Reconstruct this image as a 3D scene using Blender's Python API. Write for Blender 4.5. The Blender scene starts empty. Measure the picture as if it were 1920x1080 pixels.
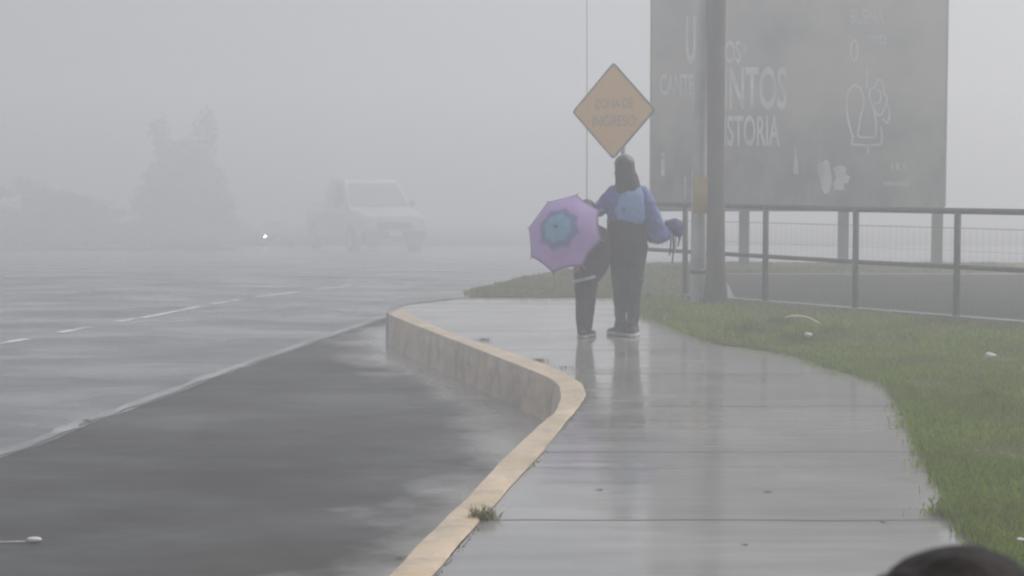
import bpy, bmesh, math, random
import numpy as np
from mathutils import Vector, Matrix
random.seed(7); rng = np.random.default_rng(7)
SC = bpy.context.scene
COL = SC.collection
R = math.radians

# ------------------------------------------------------------------ camera
F = 3200.0            # focal length in pixels of the 1920 px wide picture
CH = 1.37             # eye height over the pavement
PITCH = math.atan(200.0 / F)
cd = bpy.data.cameras.new('camera'); cam = bpy.data.objects.new('camera', cd); COL.objects.link(cam)
cam.location = (0, 0, CH); cam.rotation_euler = (math.pi / 2 - PITCH, 0, 0)
cd.sensor_width = 36; cd.lens = 36 * F / 1920; cd.clip_start = 0.05; cd.clip_end = 600
cd.dof.use_dof = True; cd.dof.focus_distance = 14.0; cd.dof.aperture_fstop = 11.0
SC.camera = cam
FW = Vector((0, math.cos(PITCH), -math.sin(PITCH))); UP = Vector((0, math.sin(PITCH), math.cos(PITCH)))
def ray(px, py): return FW + Vector((1, 0, 0)) * ((px - 960) / F) + UP * ((540 - py) / F)
def gz(px, py, z=0.0):      # point of the horizontal plane z seen at a pixel
    d = ray(px, py); return Vector((0, 0, CH)) + d * ((z - CH) / d.z)
def gy(px, py, Y):          # point of the vertical plane at distance Y seen at a pixel
    d = ray(px, py); return Vector((0, 0, CH)) + d * (Y / d.y)

# ------------------------------------------------------------------ world, sun, exposure
w = bpy.data.worlds.new('World'); SC.world = w; w.use_nodes = True
nt = w.node_tree; bg = nt.nodes['Background']
sky = nt.nodes.new('ShaderNodeTexSky'); sky.sky_type = 'NISHITA'; sky.sun_disc = False
SUN_EL, SUN_AZ = 52, 62        # azimuth to the right of the viewing direction
sky.sun_elevation = R(SUN_EL); sky.sun_rotation = R(SUN_AZ)
sky.air_density = 1.0; sky.dust_density = 4.0; sky.ozone_density = 1.0
hs = nt.nodes.new('ShaderNodeHueSaturation'); hs.inputs['Saturation'].default_value = 0.52
nt.links.new(sky.outputs[0], hs.inputs['Color']); nt.links.new(hs.outputs[0], bg.inputs[0])
bg.inputs[1].default_value = 0.13
sd = bpy.data.lights.new('sun', 'SUN'); sun = bpy.data.objects.new('sun', sd); COL.objects.link(sun)
sd.energy = 1.4; sd.angle = R(50); sd.color = (1, 0.985, 0.96)
_d = Vector((math.sin(R(SUN_AZ)) * math.cos(R(SUN_EL)), math.cos(R(SUN_AZ)) * math.cos(R(SUN_EL)), math.sin(R(SUN_EL))))
sun.rotation_euler = (-_d).to_track_quat('-Z', 'Y').to_euler(); sun.location = (10, 20, 30)
SC.view_settings.view_transform = 'Standard'; SC.view_settings.look = 'None'
SC.view_settings.exposure = 0.03; SC.view_settings.gamma = 1.0
SC.render.engine = 'CYCLES'
SC.cycles.volume_bounces = 6; SC.cycles.max_bounces = 8; SC.cycles.use_denoising = True
SC.render.filter_size = 2.0; SC.cycles.filter_width = 2.2
FOG = 0.0255; FOG_ANISO = 0.40; FOG_COL = (0.978, 0.985, 0.998)

ROADZ = -0.30
def zr(Y): return ROADZ - 0.0306 * max(0.0, Y - 30)      # the road falls gently away beyond 30 m

# ------------------------------------------------------------------ helpers
def tag(o, label=None, cat=None, group=None, kind=None):
    if label: o['label'] = label
    if cat: o['category'] = cat
    if group: o['group'] = group
    if kind: o['kind'] = kind
    return o
def empty(name, loc=(0, 0, 0), rz=0, label=None, cat=None, group=None):
    o = bpy.data.objects.new(name, None); COL.objects.link(o); o.location = loc; o.rotation_euler = (0, 0, rz)
    o.empty_display_size = 0.2
    return tag(o, label, cat, group)
def copy_tree(o, parent=None):
    c = o.copy(); COL.objects.link(c)
    if parent: c.parent = parent
    for ch in [x for x in bpy.data.objects if x.parent == o]: copy_tree(ch, c)
    return c
class MB:
    def __init__(s): s.v = []; s.f = []
    def add(s, vs, fs):
        n = len(s.v); s.v += [tuple(v) for v in vs]; s.f += [tuple(i + n for i in f) for f in fs]; return s
    def box(s, c, size, rot=None):
        hx, hy, hz = [k / 2 for k in size]; c = Vector(c)
        vs = [Vector((x * hx, y * hy, z * hz)) for x in (-1, 1) for y in (-1, 1) for z in (-1, 1)]
        if rot: vs = [rot @ v for v in vs]
        return s.add([c + v for v in vs], [(0, 1, 3, 2), (4, 6, 7, 5), (0, 4, 5, 1), (2, 3, 7, 6), (0, 2, 6, 4), (1, 5, 7, 3)])
    def tube(s, pts, rad, n=12, cap=True):
        pts = [Vector(p) for p in pts]; rad = rad if isinstance(rad, (list, tuple)) else [rad] * len(pts)
        vs = []; fs = []; prev = None
        for i, p in enumerate(pts):
            t = (pts[min(i + 1, len(pts) - 1)] - pts[max(i - 1, 0)]).normalized()
            if prev is None:
                a = t.orthogonal().normalized()
            else:
                a = (prev - t * prev.dot(t)).normalized()
            prev = a; b = t.cross(a)
            for k in range(n):
                an = 2 * math.pi * k / n; vs.append(p + (a * math.cos(an) + b * math.sin(an)) * rad[i])
        for i in range(len(pts) - 1):
            for k in range(n):
                k2 = (k + 1) % n; fs.append((i * n + k, i * n + k2, (i + 1) * n + k2, (i + 1) * n + k))
        if cap: fs.append(tuple(range(n - 1, -1, -1))); fs.append(tuple((len(pts) - 1) * n + k for k in range(n)))
        return s.add(vs, fs)
    def ell(s, c, r, nu=16, nv=10, rot=None):
        c = Vector(c); vs = []; fs = []
        for j in range(nv + 1):
            th = math.pi * j / nv
            for i in range(nu):
                ph = 2 * math.pi * i / nu
                v = Vector((r[0] * math.sin(th) * math.cos(ph), r[1] * math.sin(th) * math.sin(ph), r[2] * math.cos(th)))
                if rot: v = rot @ v
                vs.append(c + v)
        for j in range(nv):
            for i in range(nu):
                i2 = (i + 1) % nu; fs.append((j * nu + i, (j + 1) * nu + i, (j + 1) * nu + i2, j * nu + i2))
        return s.add(vs, fs)
    def limb(s, ch, n=14, ref=(0, 1, 0), sub=4):
        """ch: list of (point, rx, ry); a rounded limb with elliptical rings"""
        P = [Vector(c[0]) for c in ch]; A = [c[1] for c in ch]; B = [c[2] for c in ch]
        pp = []; aa = []; bb = []
        for i in range(len(P) - 1):
            p0 = P[max(i - 1, 0)]; p3 = P[min(i + 2, len(P) - 1)]
            for k in range(sub):
                t = k / sub
                pp.append(0.5 * ((2 * P[i]) + (P[i + 1] - p0) * t + (2 * p0 - 5 * P[i] + 4 * P[i + 1] - p3) * t * t + (3 * P[i] - p0 - 3 * P[i + 1] + p3) * t ** 3))
                tt = t * t * (3 - 2 * t); aa.append(A[i] * (1 - tt) + A[i + 1] * tt); bb.append(B[i] * (1 - tt) + B[i + 1] * tt)
        pp.append(P[-1]); aa.append(A[-1]); bb.append(B[-1])
        t0 = (pp[0] - pp[1]).normalized(); t1 = (pp[-1] - pp[-2]).normalized()
        r0 = min(aa[0], bb[0]); r1 = min(aa[-1], bb[-1])
        pre = [(pp[0] + t0 * r0 * math.sin(a), math.cos(a)) for a in (1.35, 1.0, 0.5)]
        post = [(pp[-1] + t1 * r1 * math.sin(a), math.cos(a)) for a in (0.5, 1.0, 1.35)]
        Q = [(p, aa[0] * c, bb[0] * c) for p, c in pre] + list(zip(pp, aa, bb)) + [(p, aa[-1] * c, bb[-1] * c) for p, c in post]
        vs = []; fs = []; ref = Vector(ref)
        for i, (p, a, b) in enumerate(Q):
            t = (Q[min(i + 1, len(Q) - 1)][0] - Q[max(i - 1, 0)][0]).normalized()
            rf = ref if abs(t.dot(ref)) < 0.9 else Vector((0, 0, 1))
            sx = t.cross(rf).normalized(); sy = sx.cross(t).normalized()
            for k in range(n):
                an = 2 * math.pi * k / n; vs.append(p + sx * a * math.cos(an) + sy * b * math.sin(an))
        m = len(Q)
        for i in range(m - 1):
            for k in range(n):
                k2 = (k + 1) % n; fs.append((i * n + k, i * n + k2, (i + 1) * n + k2, (i + 1) * n + k))
        fs.append(tuple(range(n - 1, -1, -1))); fs.append(tuple((m - 1) * n + k for k in range(n)))
        return s.add(vs, fs)
    def prism(s, poly, z0, z1):
        n = len(poly); vs = [(p[0], p[1], z0) for p in poly] + [(p[0], p[1], z1) for p in poly]
        fs = [tuple(range(n, 2 * n))] + [tuple(range(n - 1, -1, -1))] + [(i, (i + 1) % n, n + (i + 1) % n, n + i) for i in range(n)]
        return s.add(vs, fs)
    def mesh(s, name):
        m = bpy.data.meshes.new(name); m.from_pydata(s.v, [], s.f); m.update(); return m
    def build(s, name, mat, parent=None, smooth=False, bevel=0, fix=True):
        m = s.mesh(name)
        if fix:
            b = bmesh.new(); b.from_mesh(m); bmesh.ops.recalc_face_normals(b, faces=b.faces); b.to_mesh(m); b.free()
        o = bpy.data.objects.new(name, m); COL.objects.link(o)
        if mat: m.materials.append(mat)
        if parent: o.parent = parent
        if smooth:
            for p in m.polygons: p.use_smooth = True
        if bevel:
            bv = o.modifiers.new('bevel', 'BEVEL'); bv.width = bevel; bv.segments = 2; bv.limit_method = 'ANGLE'; bv.angle_limit = R(40)
        return o
def organic(mb, name, mat, parent, voxel=0.012, smooth=4, disp=0.0, dsize=0.1):
    """closed limbs melted into one continuous surface"""
    m = mb.mesh(name + '_src'); o = bpy.data.objects.new(name + '_src', m); COL.objects.link(o)
    b = bmesh.new(); b.from_mesh(m); bmesh.ops.recalc_face_normals(b, faces=b.faces); b.to_mesh(m); b.free()
    r = o.modifiers.new('r', 'REMESH'); r.mode = 'VOXEL'; r.voxel_size = voxel; r.use_smooth_shade = True
    sm = o.modifiers.new('s', 'SMOOTH'); sm.factor = 0.5; sm.iterations = smooth
    if disp:
        tx = bpy.data.textures.new('folds', 'CLOUDS'); tx.noise_scale = dsize; tx.noise_depth = 2
        d = o.modifiers.new('d', 'DISPLACE'); d.texture = tx; d.strength = disp; d.mid_level = 0.5
    dg = bpy.context.evaluated_depsgraph_get(); dg.update()
    me = bpy.data.meshes.new_from_object(o.evaluated_get(dg), depsgraph=dg)
    bpy.data.objects.remove(o); me.name = name; me.materials.clear(); me.materials.append(mat)
    for p in me.polygons: p.use_smooth = True
    q = bpy.data.objects.new(name, me); COL.objects.link(q); q.parent = parent
    return q
def cr(pts, sub=8):          # Catmull-Rom through 2D/3D points
    P = [Vector(p) for p in pts]; out = []
    for i in range(len(P) - 1):
        p0 = P[max(i - 1, 0)]; p3 = P[min(i + 2, len(P) - 1)]
        for k in range(sub):
            t = k / sub
            out.append(0.5 * ((2 * P[i]) + (P[i + 1] - p0) * t + (2 * p0 - 5 * P[i] + 4 * P[i + 1] - p3) * t * t + (3 * P[i] - p0 - 3 * P[i + 1] + p3) * t ** 3))
    out.append(P[-1]); return out
def resample(P, n):
    P = [Vector(p) for p in P]; L = [0]
    for a, b in zip(P, P[1:]): L.append(L[-1] + (b - a).length)
    out = []; j = 0
    for i in range(n):
        d = L[-1] * i / (n - 1)
        while j < len(P) - 2 and L[j + 1] < d: j += 1
        t = (d - L[j]) / max(L[j + 1] - L[j], 1e-9); out.append(P[j].lerp(P[j + 1], min(t, 1)))
    return out

# ------------------------------------------------------------------ materials
def mat(name, col, rough=0.6, metal=0.0, noise=None, bump=None, spec=None, coat=0.0, col2=None, trans=None):
    m = bpy.data.materials.new(name); m.use_nodes = True; t = m.node_tree; b = t.nodes['Principled BSDF']
    b.inputs['Base Color'].default_value = (*col, 1); b.inputs['Roughness'].default_value = rough; b.inputs['Metallic'].default_value = metal
    if spec is not None: b.inputs['Specular IOR Level'].default_value = spec
    b.inputs['Coat Weight'].default_value = coat; b.inputs['Coat Roughness'].default_value = 0.1
    if noise:
        tc = t.nodes.new('ShaderNodeTexCoord'); nz = t.nodes.new('ShaderNodeTexNoise'); nz.inputs['Scale'].default_value = noise
        nz.inputs['Detail'].default_value = 5; rp = t.nodes.new('ShaderNodeValToRGB')
        c2 = col2 or tuple(c * 0.6 for c in col)
        rp.color_ramp.elements[0].position = 0.35; rp.color_ramp.elements[1].position = 0.65
        rp.color_ramp.elements[0].color = (*c2, 1); rp.color_ramp.elements[1].color = (*col, 1)
        t.links.new(tc.outputs['Object'], nz.inputs['Vector']); t.links.new(nz.outputs['Fac'], rp.inputs[0]); t.links.new(rp.outputs[0], b.inputs['Base Color'])
    if bump:
        tc = t.nodes.new('ShaderNodeTexCoord'); nz = t.nodes.new('ShaderNodeTexNoise'); nz.inputs['Scale'].default_value = bump[0]; nz.inputs['Detail'].default_value = 4
        bp = t.nodes.new('ShaderNodeBump'); bp.inputs['Strength'].default_value = bump[1]; bp.inputs['Distance'].default_value = 0.01
        t.links.new(tc.outputs['Object'], nz.inputs['Vector']); t.links.new(nz.outputs['Fac'], bp.inputs['Height']); t.links.new(bp.outputs[0], b.inputs['Normal'])
    return m
class NG:   # tiny node writer
    def __init__(s, name):
        s.m = bpy.data.materials.new(name); s.m.use_nodes = True; s.t = s.m.node_tree; s.b = s.t.nodes['Principled BSDF']
        s.tc = s.t.nodes.new('ShaderNodeTexCoord')
    def n(s, typ, **kw):
        x = s.t.nodes.new(typ)
        for k, v in kw.items():
            if k in x.inputs.keys(): 
                if hasattr(v, 'is_output'): s.t.links.new(v, x.inputs[k])
                else: x.inputs[k].default_value = v
            else: setattr(x, k, v)
        return x
    def noise(s, scale, detail=4, stretch=None, rough=0.5, off=(0, 0, 0)):
        v = s.tc.outputs['Object']
        mp = s.n('ShaderNodeMapping'); s.t.links.new(v, mp.inputs[0]); mp.inputs['Scale'].default_value = stretch or (1, 1, 1); mp.inputs['Location'].default_value = off
        z = s.n('ShaderNodeTexNoise', Scale=scale, Detail=detail, Roughness=rough); s.t.links.new(mp.outputs[0], z.inputs['Vector']); return z.outputs['Fac']
    def ramp(s, fac, stops):
        r = s.n('ShaderNodeValToRGB'); s.t.links.new(fac, r.inputs[0]); e = r.color_ramp.elements
        while len(e) < len(stops): e.new(0.5)
        for k, (p, c) in enumerate(stops):
            e[k].position = p; e[k].color = (*c, 1) if len(c) == 3 else c
        return r.outputs[0]
    def rampv(s, fac, stops): return s.ramp(fac, [(p, (v, v, v)) for p, v in stops])
    def math(s, op, a, b=None):
        x = s.n('ShaderNodeMath', operation=op)
        for i, k in enumerate((a, b)):
            if k is None: continue
            if hasattr(k, 'is_output'): s.t.links.new(k, x.inputs[i])
            else: x.inputs[i].default_value = k
        return x.outputs[0]
    def mix(s, f, a, b):
        x = s.n('ShaderNodeMix', data_type='RGBA')
        for i, k in ((0, f), (6, a), (7, b)):
            if hasattr(k, 'is_output'): s.t.links.new(k, x.inputs[i])
            else: x.inputs[i].default_value = (*k, 1) if isinstance(k, tuple) and len(k) == 3 else k
        return x.outputs[2]
    def out(s, color=None, rough=None, height=None, strength=0.3, dist=0.01, height2=None):
        L = s.t.links
        if color is not None: L.new(color, s.b.inputs['Base Color'])
        if rough is not None: L.new(rough, s.b.inputs['Roughness']) if hasattr(rough, 'is_output') else setattr(s.b.inputs['Roughness'], 'default_value', rough)
        if height is not None:
            bp = s.n('ShaderNodeBump', Strength=strength, Distance=dist); L.new(height, bp.inputs['Height']); L.new(bp.outputs[0], s.b.inputs['Normal'])
        return s.m

# wet concrete pavement: film of water, faint trowel ripples across the path, sawn joints
def make_pave():
    g = NG('wet_concrete')
    big = g.noise(0.9, 4, (1, 1, 1)); streak = g.noise(2.2, 5, (0.55, 3.2, 1)); fine = g.noise(40, 3)
    base = g.ramp(big, [(0.3, (0.225, 0.22, 0.205)), (0.7, (0.34, 0.333, 0.315))])
    st = g.rampv(streak, [(0.35, 0.85), (0.6, 1.0)])
    col = g.n('ShaderNodeMix', data_type='RGBA', blend_type='MULTIPLY'); col.inputs[0].default_value = 1
    g.t.links.new(base, col.inputs[6]); g.t.links.new(st, col.inputs[7])
    sp = g.n('ShaderNodeSeparateXYZ'); g.t.links.new(g.tc.outputs['Object'], sp.inputs[0])
    wob = g.math('MULTIPLY', g.noise(1.5, 2, (1, 1, 1), off=(5, 3, 0)), 0.06)
    yy = g.math('ADD', sp.outputs[1], wob)
    fr = g.math('FRACT', g.math('DIVIDE', g.math('ADD', yy, 0.13), 1.75))
    ds = g.math('MULTIPLY', g.math('MINIMUM', fr, g.math('SUBTRACT', 1.0, fr)), 1.75)
    broken = g.math('GREATER_THAN', g.noise(1.1, 2, (1, 0.2, 1), off=(9, 1, 0)), 0.30)
    joint = g.math('MULTIPLY', g.math('LESS_THAN', ds, 0.010), broken)
    col2 = g.mix(joint, col.outputs[2], (0.07, 0.07, 0.068))
    rough = g.rampv(g.noise(1.6, 4, (0.7, 1.6, 1), off=(3, 8, 0)), [(0.32, 0.05), (0.68, 0.20)])
    rip = g.math('ADD', g.math('ADD', g.math('MULTIPLY', g.noise(3.4, 3, (0.35, 2.6, 1)), 0.8), g.math('MULTIPLY', g.noise(1.5, 2, (0.5, 2.4, 1), off=(2, 2, 0)), 1.6)), g.math('MULTIPLY', fine, 0.05))
    rip = g.math('SUBTRACT', rip, g.math('MULTIPLY', joint, 0.4))
    rough = g.math('MINIMUM', g.math('ADD', rough, g.math('MULTIPLY', joint, 0.7)), 1.0)
    g.t.links.new(g.math('SUBTRACT', 0.5, g.math('MULTIPLY', joint, 0.4)), g.b.inputs['Specular IOR Level'])
    return g.out(col2, rough, rip, 0.19, 0.012)
# wet asphalt
def make_asphalt(name, lo, hi, r0, r1, bs=0.22, spec=0.5, wet=False):
    g = NG(name); g.b.inputs['Specular IOR Level'].default_value = spec
    big = g.noise(0.35, 4, (0.6, 1.6, 1)); st = g.noise(1.3, 7, (0.8, 1.5, 1), 0.65); fine = g.noise(90, 2)
    c = g.ramp(g.math('ADD', g.math('MULTIPLY', big, 0.55), g.math('MULTIPLY', st, 0.45)), [(0.38, lo), (0.62, hi)])
    c = g.mix(g.math('MULTIPLY', g.math('GREATER_THAN', fine, 0.62), 0.35), c, (0.12, 0.12, 0.115))
    rough = g.rampv(g.noise(0.8, 6, (0.8, 1.3, 1), 0.6, off=(2, 5, 0)), [(0.36, r0), (0.64, r1)])
    h = g.math('ADD', g.math('MULTIPLY', g.noise(3.0, 4, (0.7, 1.5, 1)), 0.8), g.math('MULTIPLY', fine, 0.10))
    if wet:      # 'wet' attribute: depth of the water standing in the gutter along the kerb, also masks its painted reflection
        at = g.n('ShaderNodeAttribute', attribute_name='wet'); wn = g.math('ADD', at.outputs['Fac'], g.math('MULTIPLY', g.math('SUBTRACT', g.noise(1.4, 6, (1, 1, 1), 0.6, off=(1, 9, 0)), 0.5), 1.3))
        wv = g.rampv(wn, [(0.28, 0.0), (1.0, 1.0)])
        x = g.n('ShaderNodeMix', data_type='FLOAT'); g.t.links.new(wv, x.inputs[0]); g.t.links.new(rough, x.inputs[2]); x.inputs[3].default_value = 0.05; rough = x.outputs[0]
        c = g.mix(wv, c, (0.36, 0.345, 0.315)); h = g.math('MULTIPLY', h, g.math('SUBTRACT', 1.0, g.math('MULTIPLY', wv, 0.8)))  # pale base colour stands in for the puddle's bright reflection
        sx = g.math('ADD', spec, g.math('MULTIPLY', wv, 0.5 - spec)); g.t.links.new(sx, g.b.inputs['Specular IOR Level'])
    return g.out(c, rough, h, bs, 0.01)
def make_kerb():
    g = NG('worn_yellow_kerb_paint')
    geo = g.n('ShaderNodeNewGeometry'); sp = g.n('ShaderNodeSeparateXYZ'); g.t.links.new(geo.outputs['Position'], sp.inputs[0])
    wear = g.noise(7, 6, (1, 1, 1), 0.65)
    paint = g.ramp(g.noise(2.0, 4), [(0.35, (0.52, 0.40, 0.24)), (0.65, (0.64, 0.51, 0.36))])
    bare = g.ramp(g.noise(5, 5, off=(4, 2, 1)), [(0.3, (0.60, 0.48, 0.36)), (0.7, (0.82, 0.66, 0.50))])
    # paint has flaked off the lower, splashed part of the face
    zf = g.math('MULTIPLY', g.math('ADD', sp.outputs[2], 0.02), -4.0)
    f = g.math('ADD', wear, g.math('MINIMUM', g.math('MAXIMUM', zf, -0.1), 0.26))
    msk = g.rampv(f, [(0.54, 0.0), (0.70, 1.0)])
    c = g.mix(msk, paint, bare)
    patch = g.rampv(g.noise(3.0, 3, (1, 1, 1), off=(7, 7, 3)), [(0.58, 0.0), (0.66, 1.0)])
    c = g.mix(g.math('MULTIPLY', patch, g.math('MULTIPLY', msk, 0.6)), c, (0.66, 0.45, 0.27))
    dirt = g.rampv(g.noise(4.5, 7, (1, 1, 1), 0.7, off=(3, 1, 2)), [(0.47, 0.0), (0.66, 0.75)])
    c = g.mix(dirt, c, (0.30, 0.26, 0.21))
    spots = g.rampv(g.noise(28, 3, off=(1, 4, 2)), [(0.68, 0.0), (0.74, 0.7)])
    c = g.mix(spots, c, (0.14, 0.12, 0.10))
    return g.out(c, 0.42, g.noise(14, 6), 0.6, 0.012)
def make_grass(name, a, b, c, dry=(0.14, 0.13, 0.02)):
    g = NG(name); geo = g.n('ShaderNodeNewGeometry')
    r = g.ramp(geo.outputs['Random Per Island'], [(0.0, a), (0.6, b), (1.0, c)])
    big = g.rampv(g.noise(0.8, 4, rough=0.6), [(0.42, 0.0), (0.62, 1.0)])
    r2 = g.mix(g.math('MULTIPLY', big, 0.65), r, dry)
    m = g.out(r2, 0.55); g.b.inputs['Specular IOR Level'].default_value = 0.25
    tr = g.n('ShaderNodeBsdfTranslucent'); g.t.links.new(r2, tr.inputs[0]); ms = g.n('ShaderNodeMixShader'); ms.inputs[0].default_value = .45
    g.t.links.new(g.b.outputs[0], ms.inputs[1]); g.t.links.new(tr.outputs[0], ms.inputs[2]); g.t.links.new(ms.outputs[0], g.t.nodes['Material Output'].inputs[0]); return m
M = {}
M['pave'] = make_pave()
M['road'] = make_asphalt('wet_road_asphalt', (0.075, 0.075, 0.080), (0.125, 0.125, 0.130), 0.16, 0.42)
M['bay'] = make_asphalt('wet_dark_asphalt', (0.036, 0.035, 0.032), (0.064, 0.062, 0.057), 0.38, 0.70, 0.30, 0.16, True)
M['lot'] = make_asphalt('wet_lot_asphalt', (0.020, 0.021, 0.022), (0.036, 0.036, 0.036), 0.7, 0.9, 0.2, 0.05)
M['kerb'] = make_kerb()
M['soil'] = mat('verge_soil', (0.12, 0.14, 0.02), 0.8, noise=3, col2=(0.10, 0.085, 0.03), bump=(20, 0.6))
M['earth'] = mat('bare_ground', (0.06, 0.065, 0.045), 0.8, noise=1)
M['grass'] = make_grass('grass_blades', (0.10, 0.18, 0.003), (0.18, 0.29, 0.004), (0.32, 0.36, 0.012))
M['drygrass'] = make_grass('bank_grass', (0.12, 0.15, 0.05), (0.18, 0.21, 0.08), (0.26, 0.27, 0.12))
M['leaf'] = make_grass('tree_leaves', (0.02, 0.04, 0.015), (0.04, 0.07, 0.025), (0.06, 0.09, 0.03), (0.05, 0.06, 0.02))
M['bark'] = mat('bark', (0.06, 0.05, 0.04), 0.9, noise=8)
M['white'] = mat('worn_white_paint', (0.80, 0.80, 0.76), 0.5, noise=5, col2=(0.45, 0.45, 0.44))
M['edge'] = mat('faded_edge_paint', (0.36, 0.36, 0.35), 0.35, noise=2, col2=(0.17, 0.17, 0.17))
M['galv'] = mat('galvanised_steel', (0.10, 0.105, 0.105), 0.55, 0.1, noise=12, col2=(0.05, 0.05, 0.05))
M['wire'] = mat('mesh_wire', (0.30, 0.305, 0.31), 0.5, 0.2, noise=12)
M['strip'] = mat('concrete_strip', (0.26, 0.26, 0.25), 0.5, noise=6)
M['wood'] = mat('wet_pole_wood', (0.12, 0.108, 0.095), 0.7, noise=2.2, col2=(0.06, 0.055, 0.05), bump=(25, 0.5))
M['cpole'] = mat('pale_concrete_pole', (0.55, 0.53, 0.51), 0.6, noise=3, col2=(0.38, 0.365, 0.355), bump=(20, 0.4))
M['orange'] = mat('orange_sign_face', (0.98, 0.50, 0.09), 0.35, noise=3, col2=(0.94, 0.52, 0.15))
M['signink'] = mat('faded_black_sign_ink', (0.62, 0.36, 0.14), 0.5, noise=6, col2=(0.46, 0.28, 0.14))
M['signedge'] = mat('sign_border', (0.06, 0.055, 0.05), 0.5, noise=6)
M['steel'] = mat('sign_steel', (0.2, 0.2, 0.2), 0.5, 0.3, noise=6)
M['yplate'] = mat('yellow_plate', (0.52, 0.36, 0.08), 0.5, noise=9, col2=(0.42, 0.30, 0.10))
M['skin'] = mat('skin', (0.33, 0.19, 0.13), 0.5, noise=6, col2=(0.28, 0.16, 0.11))
M['hair'] = mat('dark_wet_hair', (0.012, 0.010, 0.010), 0.35, noise=40, col2=(0.02, 0.017, 0.016), bump=(60, 0.5))
M['hairnear'] = mat('black_brown_hair', (0.014, 0.007, 0.005), 0.6, noise=14, col2=(0.005, 0.005, 0.0045), bump=(90, 0.4), spec=0.1)
M['jacket'] = mat('violet_blue_jacket', (0.14, 0.18, 0.48), 0.6, noise=4, col2=(0.07, 0.095, 0.29), bump=(18, 0.4))
M['jpanel'] = mat('light_blue_panel', (0.22, 0.38, 0.66), 0.6, noise=4, col2=(0.17, 0.26, 0.52), bump=(18, 0.4))
M['dark'] = mat('dark_fabric', (0.03, 0.03, 0.031), 0.75, noise=9, col2=(0.02, 0.02, 0.02), bump=(20, 0.4))
M['denim'] = mat('wet_dark_trousers', (0.036, 0.047, 0.055), 0.7, noise=4, col2=(0.018, 0.022, 0.026), bump=(20, 0.4))
M['darkjacket'] = mat('charcoal_jacket', (0.020, 0.020, 0.021), 0.7, noise=9, bump=(20, 0.4))
M['reflect'] = mat('pale_reflective_band', (0.5, 0.52, 0.55), 0.4, noise=10)
M['shoe'] = mat('black_shoe', (0.02, 0.02, 0.02), 0.5, noise=10)
M['sole'] = mat('white_sole', (0.65, 0.65, 0.65), 0.5, noise=12)
M['bundle'] = mat('dark_blue_cloth', (0.06, 0.068, 0.22), 0.6, noise=9, bump=(20, 0.5))
M['metal'] = mat('umbrella_steel', (0.3, 0.3, 0.32), 0.35, 0.7, noise=9)
M['blackplastic'] = mat('black_plastic', (0.02, 0.02, 0.02), 0.4, noise=9)
M['carwhite'] = mat('white_car_paint', (0.50, 0.51, 0.52), 0.3, noise=2, col2=(0.42, 0.43, 0.44), coat=0.5)
M['cardark'] = mat('dark_car_paint', (0.05, 0.055, 0.06), 0.25, noise=2, coat=0.5)
M['glass'] = mat('dark_car_glass', (0.012, 0.014, 0.016), 0.08, noise=2)
M['tyre'] = mat('tyre_rubber', (0.015, 0.015, 0.015), 0.8, noise=9)
M['rim'] = mat('wheel_rim', (0.35, 0.35, 0.35), 0.35, 0.7, noise=9)
M['lens'] = mat('lamp_glass', (0.6, 0.6, 0.6), 0.15, noise=9)
M['litter'] = mat('white_litter', (0.75, 0.75, 0.72), 0.4, noise=9, col2=(0.6, 0.6, 0.58))
M['pinklitter'] = mat('pinkish_wrapper', (0.50, 0.36, 0.34), 0.45, noise=9, col2=(0.40, 0.30, 0.28))
M['deadleaf'] = mat('dead_leaf', (0.05, 0.042, 0.035), 0.6, noise=12)
def make_poster():
    g = NG('weathered_printed_banner')
    n1 = g.noise(0.7, 4, (1, 1, 1), off=(3, 0, 1)); n2 = g.noise(1.9, 7, (1, 1, 0.55), 0.65); 
    c = g.ramp(n1, [(0.3, (0.11, 0.115, 0.115)), (0.5, (0.20, 0.203, 0.18)), (0.7, (0.33, 0.31, 0.26))])
    sp = g.n('ShaderNodeSeparateXYZ'); g.t.links.new(g.tc.outputs['Object'], sp.inputs[0])
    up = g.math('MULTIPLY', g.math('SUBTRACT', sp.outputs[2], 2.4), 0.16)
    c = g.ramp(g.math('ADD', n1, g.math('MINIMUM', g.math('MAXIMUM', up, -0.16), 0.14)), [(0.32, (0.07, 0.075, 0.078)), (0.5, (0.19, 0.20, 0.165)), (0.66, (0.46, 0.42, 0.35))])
    c = g.mix(g.rampv(n2, [(0.42, 0.0), (0.68, 0.7)]), c, (0.36, 0.34, 0.30))
    return g.out(c, 0.5)
M['poster'] = make_poster()
M['print'] = mat('faded_white_print', (0.80, 0.83, 0.83), 0.5, noise=3, col2=(0.50, 0.52, 0.52))
M['printfaint'] = mat('very_faded_print', (0.62, 0.62, 0.60), 0.5, noise=5, col2=(0.42, 0.42, 0.41))
M['frame'] = mat('billboard_steel', (0.10, 0.10, 0.10), 0.6, 0.2, noise=6)
def lamp_mat():
    m = bpy.data.materials.new('lit_headlamp'); m.use_nodes = True; b = m.node_tree.nodes['Principled BSDF']
    b.inputs['Base Color'].default_value = (0.9, 0.9, 0.85, 1); b.inputs['Emission Color'].default_value = (1, 0.97, 0.9, 1); b.inputs['Emission Strength'].default_value = 4
    tc = m.node_tree.nodes.new('ShaderNodeTexCoord'); nz = m.node_tree.nodes.new('ShaderNodeTexNoise'); m.node_tree.links.new(tc.outputs['Object'], nz.inputs['Vector'])
    mr = m.node_tree.nodes.new('ShaderNodeMapRange'); mr.inputs['To Min'].default_value = 45; mr.inputs['To Max'].default_value = 60
    m.node_tree.links.new(nz.outputs['Fac'], mr.inputs['Value']); m.node_tree.links.new(mr.outputs[0], b.inputs['Emission Strength'])
    return m
M['lit'] = lamp_mat()

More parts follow.
